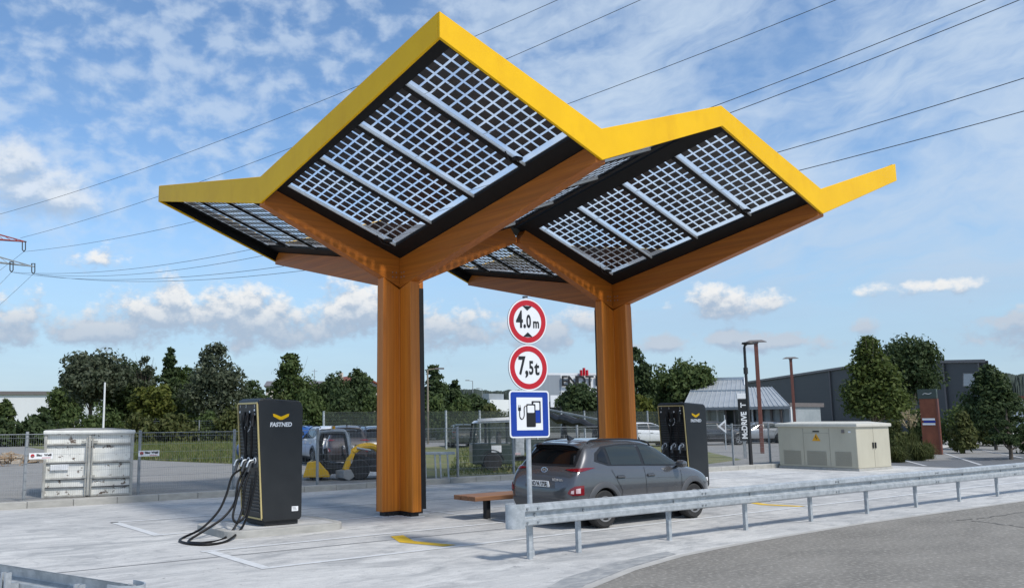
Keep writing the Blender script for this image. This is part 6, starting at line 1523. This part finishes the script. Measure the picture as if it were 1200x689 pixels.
for (yr, xt, yt, m_) in arms:
    tip = far(xt, yt, 134) - base; root_z = far(-46, yr, 136).z
    for s_ in (1, -1):
        tp = Vector((tip.x * s_, tip.y * s_, tip.z)); u_ = Vector((tp.x, tp.y, 0)).normalized(); n_ = Vector((-u_.y, u_.x, 0))
        mb = MB(); L = Vector((tp.x, tp.y, 0)).length
        for k in (-.8, .8):
            mb.bar(n_ * k + u_ * .5 + Vector((0, 0, root_z + 1.2)), tp, .1); mb.bar(n_ * k + u_ * .5 + Vector((0, 0, root_z - .35)), tp, .14)
        N_ = 8
        for j in range(N_):
            f0, f1 = j / N_, (j + 1) / N_
            A = n_ * .8 + u_ * .5 + Vector((0, 0, root_z + 1.2)); B = n_ * .8 + u_ * .5 + Vector((0, 0, root_z - .35))
            mb.bar(A.lerp(tp, f0), B.lerp(tp, f1), .06); mb.bar((A - n_ * 1.6).lerp(tp, f0), (B - n_ * 1.6).lerp(tp, f1), .06); mb.bar(B.lerp(tp, f0), (B - n_ * 1.6).lerp(tp, f1), .06)
        mb.build('cross_arm', M[m_], T)
INS = []
for (xi, yi0, yi1) in ((28, 283, 295), (13.5, 307, 319), (39, 309, 321)):
    p0, p1 = far(xi, yi0, 134), far(xi, yi1, 134); INS.append(p1)
    mb = MB(); o_ = base
    for k in (-.22, .22): mb.tube([p0 - o_ + rgt * k, p0 - o_ + rgt * k + (p1 - p0) * .8, p1 - o_], .08, 6)
    mb.tube([p0 - o_ - rgt * .3, p0 - o_ + rgt * .3], .06, 6); mb.build('insulator', M['wire'], T)
def cable(label, A, B, mids, r=0.022):
    """cable hanging in a vertical plane from A to B through a control sag"""
    pts = []
    for k in range(33):
        t_ = k / 32; p = A.lerp(B, t_); p = p + Vector((0, 0, -4 * mids * t_ * (1 - t_))); pts.append(p)
    mb = MB(); mb.tube(pts, r, 6, cap=False); o = mb.build('power_cable', M['wire'], fix=False, smooth=True); tag(o, label, 'power cable', 'overhead power cables')
#       start px (x, y, dist)        end px (x, y, dist)   sag
CB = [((-30, 259, 134), (690, -16, 62), 1.5, 'uppermost overhead cable passing behind the left roof peak'),
      ((24, 279, 134), (800, -22, 60), 1.6, 'second overhead cable from the top crossing behind the peak'),
      ((28, 295, 134), (1010, -12, 58), 2.9, 'overhead cable rising from the red arm tip past the middle roof valley'),
      ((13.5, 319, 134), (1190, -14, 52), 4.6, 'overhead cable right above the middle valley, upper of a close pair'),
      ((39, 321, 134), (1230, -14, 50), 4.7, 'overhead cable right above the middle valley, lower of a close pair'),
      ((13.5, 319, 132), (1260, 73, 50), 4.5, 'overhead cable meeting the yellow edge right of the second peak'),
      ((39, 321, 132), (1260, 114, 50), 4.0, 'lowest overhead cable at the right of the picture')]
for A, B, sg, lab in CB: cable(lab, far(*A), far(*B), sg)
cable('short cable span running down left from the lower arm tip', far(39, 321, 134), far(-60, 400, 260), 1.0); cable('short cable span leaving the picture left of the lower arm', far(13.5, 319, 134), far(-60, 380, 260), 1.0); cable('cable span below the red arm tip towards the left edge', far(28, 295, 134), far(-90, 372, 260), 1.0)

# ================================================================== SKY, SUN, CAMERA
SUN_DIR = Vector((0.08, -1.0, 0)).normalized() * math.cos(R(51)) + Vector((0, 0, math.sin(R(51))))
w = bpy.data.worlds.new('World'); scene.world = w; w.use_nodes = True
nt = w.node_tree; nt.nodes.clear(); LK = nt.links.new
out = nt.nodes.new('ShaderNodeOutputWorld'); bg = nt.nodes.new('ShaderNodeBackground'); LK(bg.outputs[0], out.inputs[0])
SKY_STRENGTH = 0.14
bg.inputs[1].default_value = SKY_STRENGTH
sky = nt.nodes.new('ShaderNodeTexSky'); sky.sky_type = 'NISHITA'; sky.sun_disc = False
sky.sun_elevation = math.asin(SUN_DIR.z); sky.sun_rotation = math.atan2(SUN_DIR.x, SUN_DIR.y)
sky.air_density = 1.0; sky.dust_density = 0.6; sky.ozone_density = 2.2; sky.altitude = 300
tc = nt.nodes.new('ShaderNodeTexCoord'); DIR = tc.outputs['Generated']
def V(op, a, b=None, s=None):
    n = nt.nodes.new('ShaderNodeVectorMath'); n.operation = op
    for i, x in enumerate((a, b)):
        if x is None: continue
        if isinstance(x, (tuple, Vector)): n.inputs[i].default_value = tuple(x)
        else: LK(x, n.inputs[i])
    if s is not None: n.inputs['Scale'].default_value = s
    return n.outputs['Value'] if op in ('DOT_PRODUCT', 'LENGTH') else n.outputs[0]
def S(op, a, b=None, c=None, clamp=False):
    n = nt.nodes.new('ShaderNodeMath'); n.operation = op; n.use_clamp = clamp
    for i, x in enumerate((a, b, c)):
        if x is None: continue
        if isinstance(x, (int, float)): n.inputs[i].default_value = x
        else: LK(x, n.inputs[i])
    return n.outputs[0]
def MR(v, a, b, c=0.0, d=1.0, smooth=True):
    n = nt.nodes.new('ShaderNodeMapRange'); n.interpolation_type = 'SMOOTHSTEP' if smooth else 'LINEAR'
    LK(v, n.inputs[0])
    for i, x in zip((1, 2, 3, 4), (a, b, c, d)): n.inputs[i].default_value = x
    return n.outputs[0]
def COMB(x, y, z):
    n = nt.nodes.new('ShaderNodeCombineXYZ')
    for i, q in enumerate((x, y, z)):
        if isinstance(q, (int, float)): n.inputs[i].default_value = q
        else: LK(q, n.inputs[i])
    return n.outputs[0]
def NOISE(vec, scale, detail=6, rough=.55, dist=0.0, lac=2.0):
    n = nt.nodes.new('ShaderNodeTexNoise'); LK(vec, n.inputs['Vector'])
    n.inputs['Scale'].default_value = scale; n.inputs['Detail'].default_value = detail; n.inputs['Roughness'].default_value = rough; n.inputs['Distortion'].default_value = dist; n.inputs['Lacunarity'].default_value = lac
    return n.outputs[0]
def MIX(f, a, b):
    n = nt.nodes.new('ShaderNodeMix'); n.data_type = 'RGBA'
    if isinstance(f, float): n.inputs[0].default_value = f
    else: LK(f, n.inputs[0])
    for i, x in ((6, a), (7, b)):
        if isinstance(x, tuple): n.inputs[i].default_value = (*x, 1)
        else: LK(x, n.inputs[i])
    return n.outputs[2]
FH = Vector((FW.x, FW.y, 0)).normalized(); RH = Vector((FH.y, -FH.x, 0))
az = S('ARCTAN2', V('DOT_PRODUCT', DIR, RH), V('DOT_PRODUCT', DIR, FH)); el = S('ARCSINE', V('DOT_PRODUCT', DIR, (0, 0, 1)))
def azel(x, y):
    d = ray(x, y).normalized(); return math.atan2(d.dot(RH), d.dot(FH)), math.asin(d.z)
zz = S('MAXIMUM', V('DOT_PRODUCT', DIR, (0, 0, 1)), 0.0)
inv = S('DIVIDE', 1.0, S('ADD', zz, 0.10))
pl = COMB(S('MULTIPLY', V('DOT_PRODUCT', DIR, RH), inv), S('MULTIPLY', V('DOT_PRODUCT', DIR, FH), inv), 0.0)
ang = COMB(az, S('MULTIPLY', el, 1.6), 0.0)
CL = 1.0 / SKY_STRENGTH
base_sky = V('SCALE', sky.outputs[0], None, 1.0)
n_sat = nt.nodes.new('ShaderNodeHueSaturation'); n_sat.inputs['Saturation'].default_value = 1.12; n_sat.inputs['Value'].default_value = 1.25; LK(sky.outputs[0], n_sat.inputs['Color'])
base_sky = n_sat.outputs[0]
# high flakes (left and top), streaks (right)
angf = COMB(az, S('MULTIPLY', el, 1.45), 0.0)
warp = V('ADD', angf, V('SCALE', COMB(S('SUBTRACT', NOISE(angf, 9, 3), .5), S('SUBTRACT', NOISE(V('ADD', angf, (7, 3, 0)), 9, 3), .5), 0.0), None, .035))
fl = NOISE(warp, 29.0, 6, .52)
patchy = NOISE(angf, 4.5, 4, .5)
fl2 = S('ADD', fl, S('MULTIPLY', S('SUBTRACT', patchy, .5), .38))
m_fl = S('MULTIPLY', S('MULTIPLY', MR(fl2, .38, .70), MR(el, .12, .24)), MR(az, .40, .02, .35, 1.0))
rot = COMB(S('ADD', S('MULTIPLY', az, .96), S('MULTIPLY', el, .28)), S('SUBTRACT', S('MULTIPLY', el, .96), S('MULTIPLY', az, .28)), 0.0)
wr = V('SCALE', COMB(S('SUBTRACT', NOISE(ang, 5, 4), .5), S('SUBTRACT', NOISE(V('ADD', ang, (4, 9, 0)), 5, 4), .5), 0.0), None, .14)
strk = NOISE(V('MULTIPLY', V('ADD', rot, wr), (2.6, 7.5, 1)), 1.9, 9, .6)
m_st = S('MULTIPLY', MR(strk, .30, .64), S('MULTIPLY', MR(az, -.04, .20), MR(el, .05, .15)))
veil = S('ADD', MR(el, .26, .03, .03, .80), S('MULTIPLY', S('SUBTRACT', NOISE(V('MULTIPLY', ang, (2.5, 9, 1)), 1.6, 7, .6), .42), .30))
col = MIX(S('MULTIPLY', m_fl, .58), base_sky, (.66 * CL, .77 * CL, .91 * CL))
col = MIX(S('MULTIPLY', m_st, .80), col, (.60 * CL, .72 * CL, .87 * CL))
col = MIX(S('MULTIPLY', S('MAXIMUM', veil, 0.0), .9), col, (.36 * CL, .525 * CL, .72 * CL))
# cumulus: blobs at fixed compass directions, broken up by noise
BL = [(130, 384, 60, 18), (185, 370, 66, 26), (250, 368, 78, 30), (312, 376, 52, 24), (210, 352, 34, 16), (292, 352, 34, 17), (100, 390, 44, 14), (8, 374, 36, 26), (-40, 384, 60, 20), (395, 376, 44, 24), (430, 364, 40, 32), (372, 388, 30, 15), (480, 384, 40, 22),
      (110, 303, 26, 13), (518, 384, 46, 24), (552, 392, 44, 16), (850, 357, 44, 15), (836, 352, 24, 11), (846, 398, 28, 9), (772, 405, 46, 9), (1014, 382, 16, 10), (905, 402, 60, 9),
      (640, 390, 60, 18), (690, 378, 36, 14), (1085, 335, 40, 8), (-120, 360, 80, 34), (-230, 340, 80, 40), (1330, 380, 90, 26), (1480, 340, 120, 40)]
BL2 = [(18, 190, 46, 34), (40, 215, 50, 28), (75, 232, 54, 20), (-40, 200, 80, 40)]
def cumulus(off_el, BL=BL, n1=2.5, n2=2.4):
    e_ = S('ADD', el, off_el); m = None
    for (x, y, wx, wy) in BL:
        a0, e0 = azel(x, y); sx, sy = wx * 1.15 / FOC, wy * 1.18 / FOC
        q = V('LENGTH', COMB(S('DIVIDE', S('SUBTRACT', az, a0), sx), S('DIVIDE', S('SUBTRACT', e_, e0), sy), 0.0)); b_ = S('SUBTRACT', 1.0, q)
        m = b_ if m is None else S('SMOOTH_MAX', m, b_, .35)
    vec = COMB(az, S('MULTIPLY', e_, 1.25), 0.0)
    nz = NOISE(vec, 42, 9, .6); nz2 = NOISE(vec, 15, 5, .5)
    return S('ADD', S('MAXIMUM', m, -1.2), S('ADD', S('MULTIPLY', S('SUBTRACT', nz, .5), n1), S('MULTIPLY', S('SUBTRACT', nz2, .5), n2)))
d0 = cumulus(0.0); d1 = cumulus(0.012); d2 = cumulus(-0.010)
m_cu = MR(d0, -.22, .60)
e_lo, e_hi = azel(300, 398)[1], azel(300, 352)[1]
top_ = MR(el, e_lo, e_hi)
lit = S('MULTIPLY', MR(S('SUBTRACT', d0, d1), -.35, .75), S('ADD', S('MULTIPLY', top_, .75), .25))
core = MR(d0, .35, 1.25)
shade = MIX(lit, (.40 * CL, .50 * CL, .64 * CL), (.93 * CL, .92 * CL, .90 * CL))
shade = MIX(S('MULTIPLY', core, .25), shade, (.56 * CL, .64 * CL, .74 * CL))
col = MIX(S('MULTIPLY', m_cu, .92), col, shade)
h0 = cumulus(0.0, BL2, 1.8, 2.0); h1 = cumulus(0.014, BL2, 1.8, 2.0)
col = MIX(S('MULTIPLY', MR(h0, -.25, .9), .72), col, MIX(MR(S('SUBTRACT', h0, h1), -.4, .6), (.42 * CL, .52 * CL, .66 * CL), (.84 * CL, .87 * CL, .90 * CL)))
LK(col, bg.inputs[0])

sun = bpy.data.lights.new('sun', 'SUN'); sun.energy = 3.4; sun.angle = R(7); sun.color = (1.0, 0.955, 0.89)
so = bpy.data.objects.new('sun', sun); COL.objects.link(so); so.location = (0, 0, 60)
so.rotation_euler = SUN_DIR.to_track_quat('Z', 'Y').to_euler()
cam = bpy.data.cameras.new('camera'); co = bpy.data.objects.new('camera', cam); COL.objects.link(co); scene.camera = co
cam.sensor_fit = 'HORIZONTAL'; cam.sensor_width = 36.0; cam.lens = FOC / 1200 * 36.0
cam.shift_x = (600 - PX) / 1200; cam.shift_y = (PY - 344.5) / 1200
cam.clip_start = 0.1; cam.clip_end = 5000
co.matrix_world = Matrix(((RT.x, UP.x, -FW.x, CAM.x), (RT.y, UP.y, -FW.y, CAM.y), (RT.z, UP.z, -FW.z, CAM.z), (0, 0, 0, 1)))
scene.view_settings.view_transform = 'Standard'; scene.view_settings.look = 'None'; scene.view_settings.exposure = 0.0; scene.view_settings.gamma = 1.0; scene.view_settings.use_curve_mapping = False
scene.render.engine = 'CYCLES'; scene.cycles.max_bounces = 8; scene.cycles.transparent_max_bounces = 16
scene.render.resolution_x = 1024; scene.render.resolution_y = 587
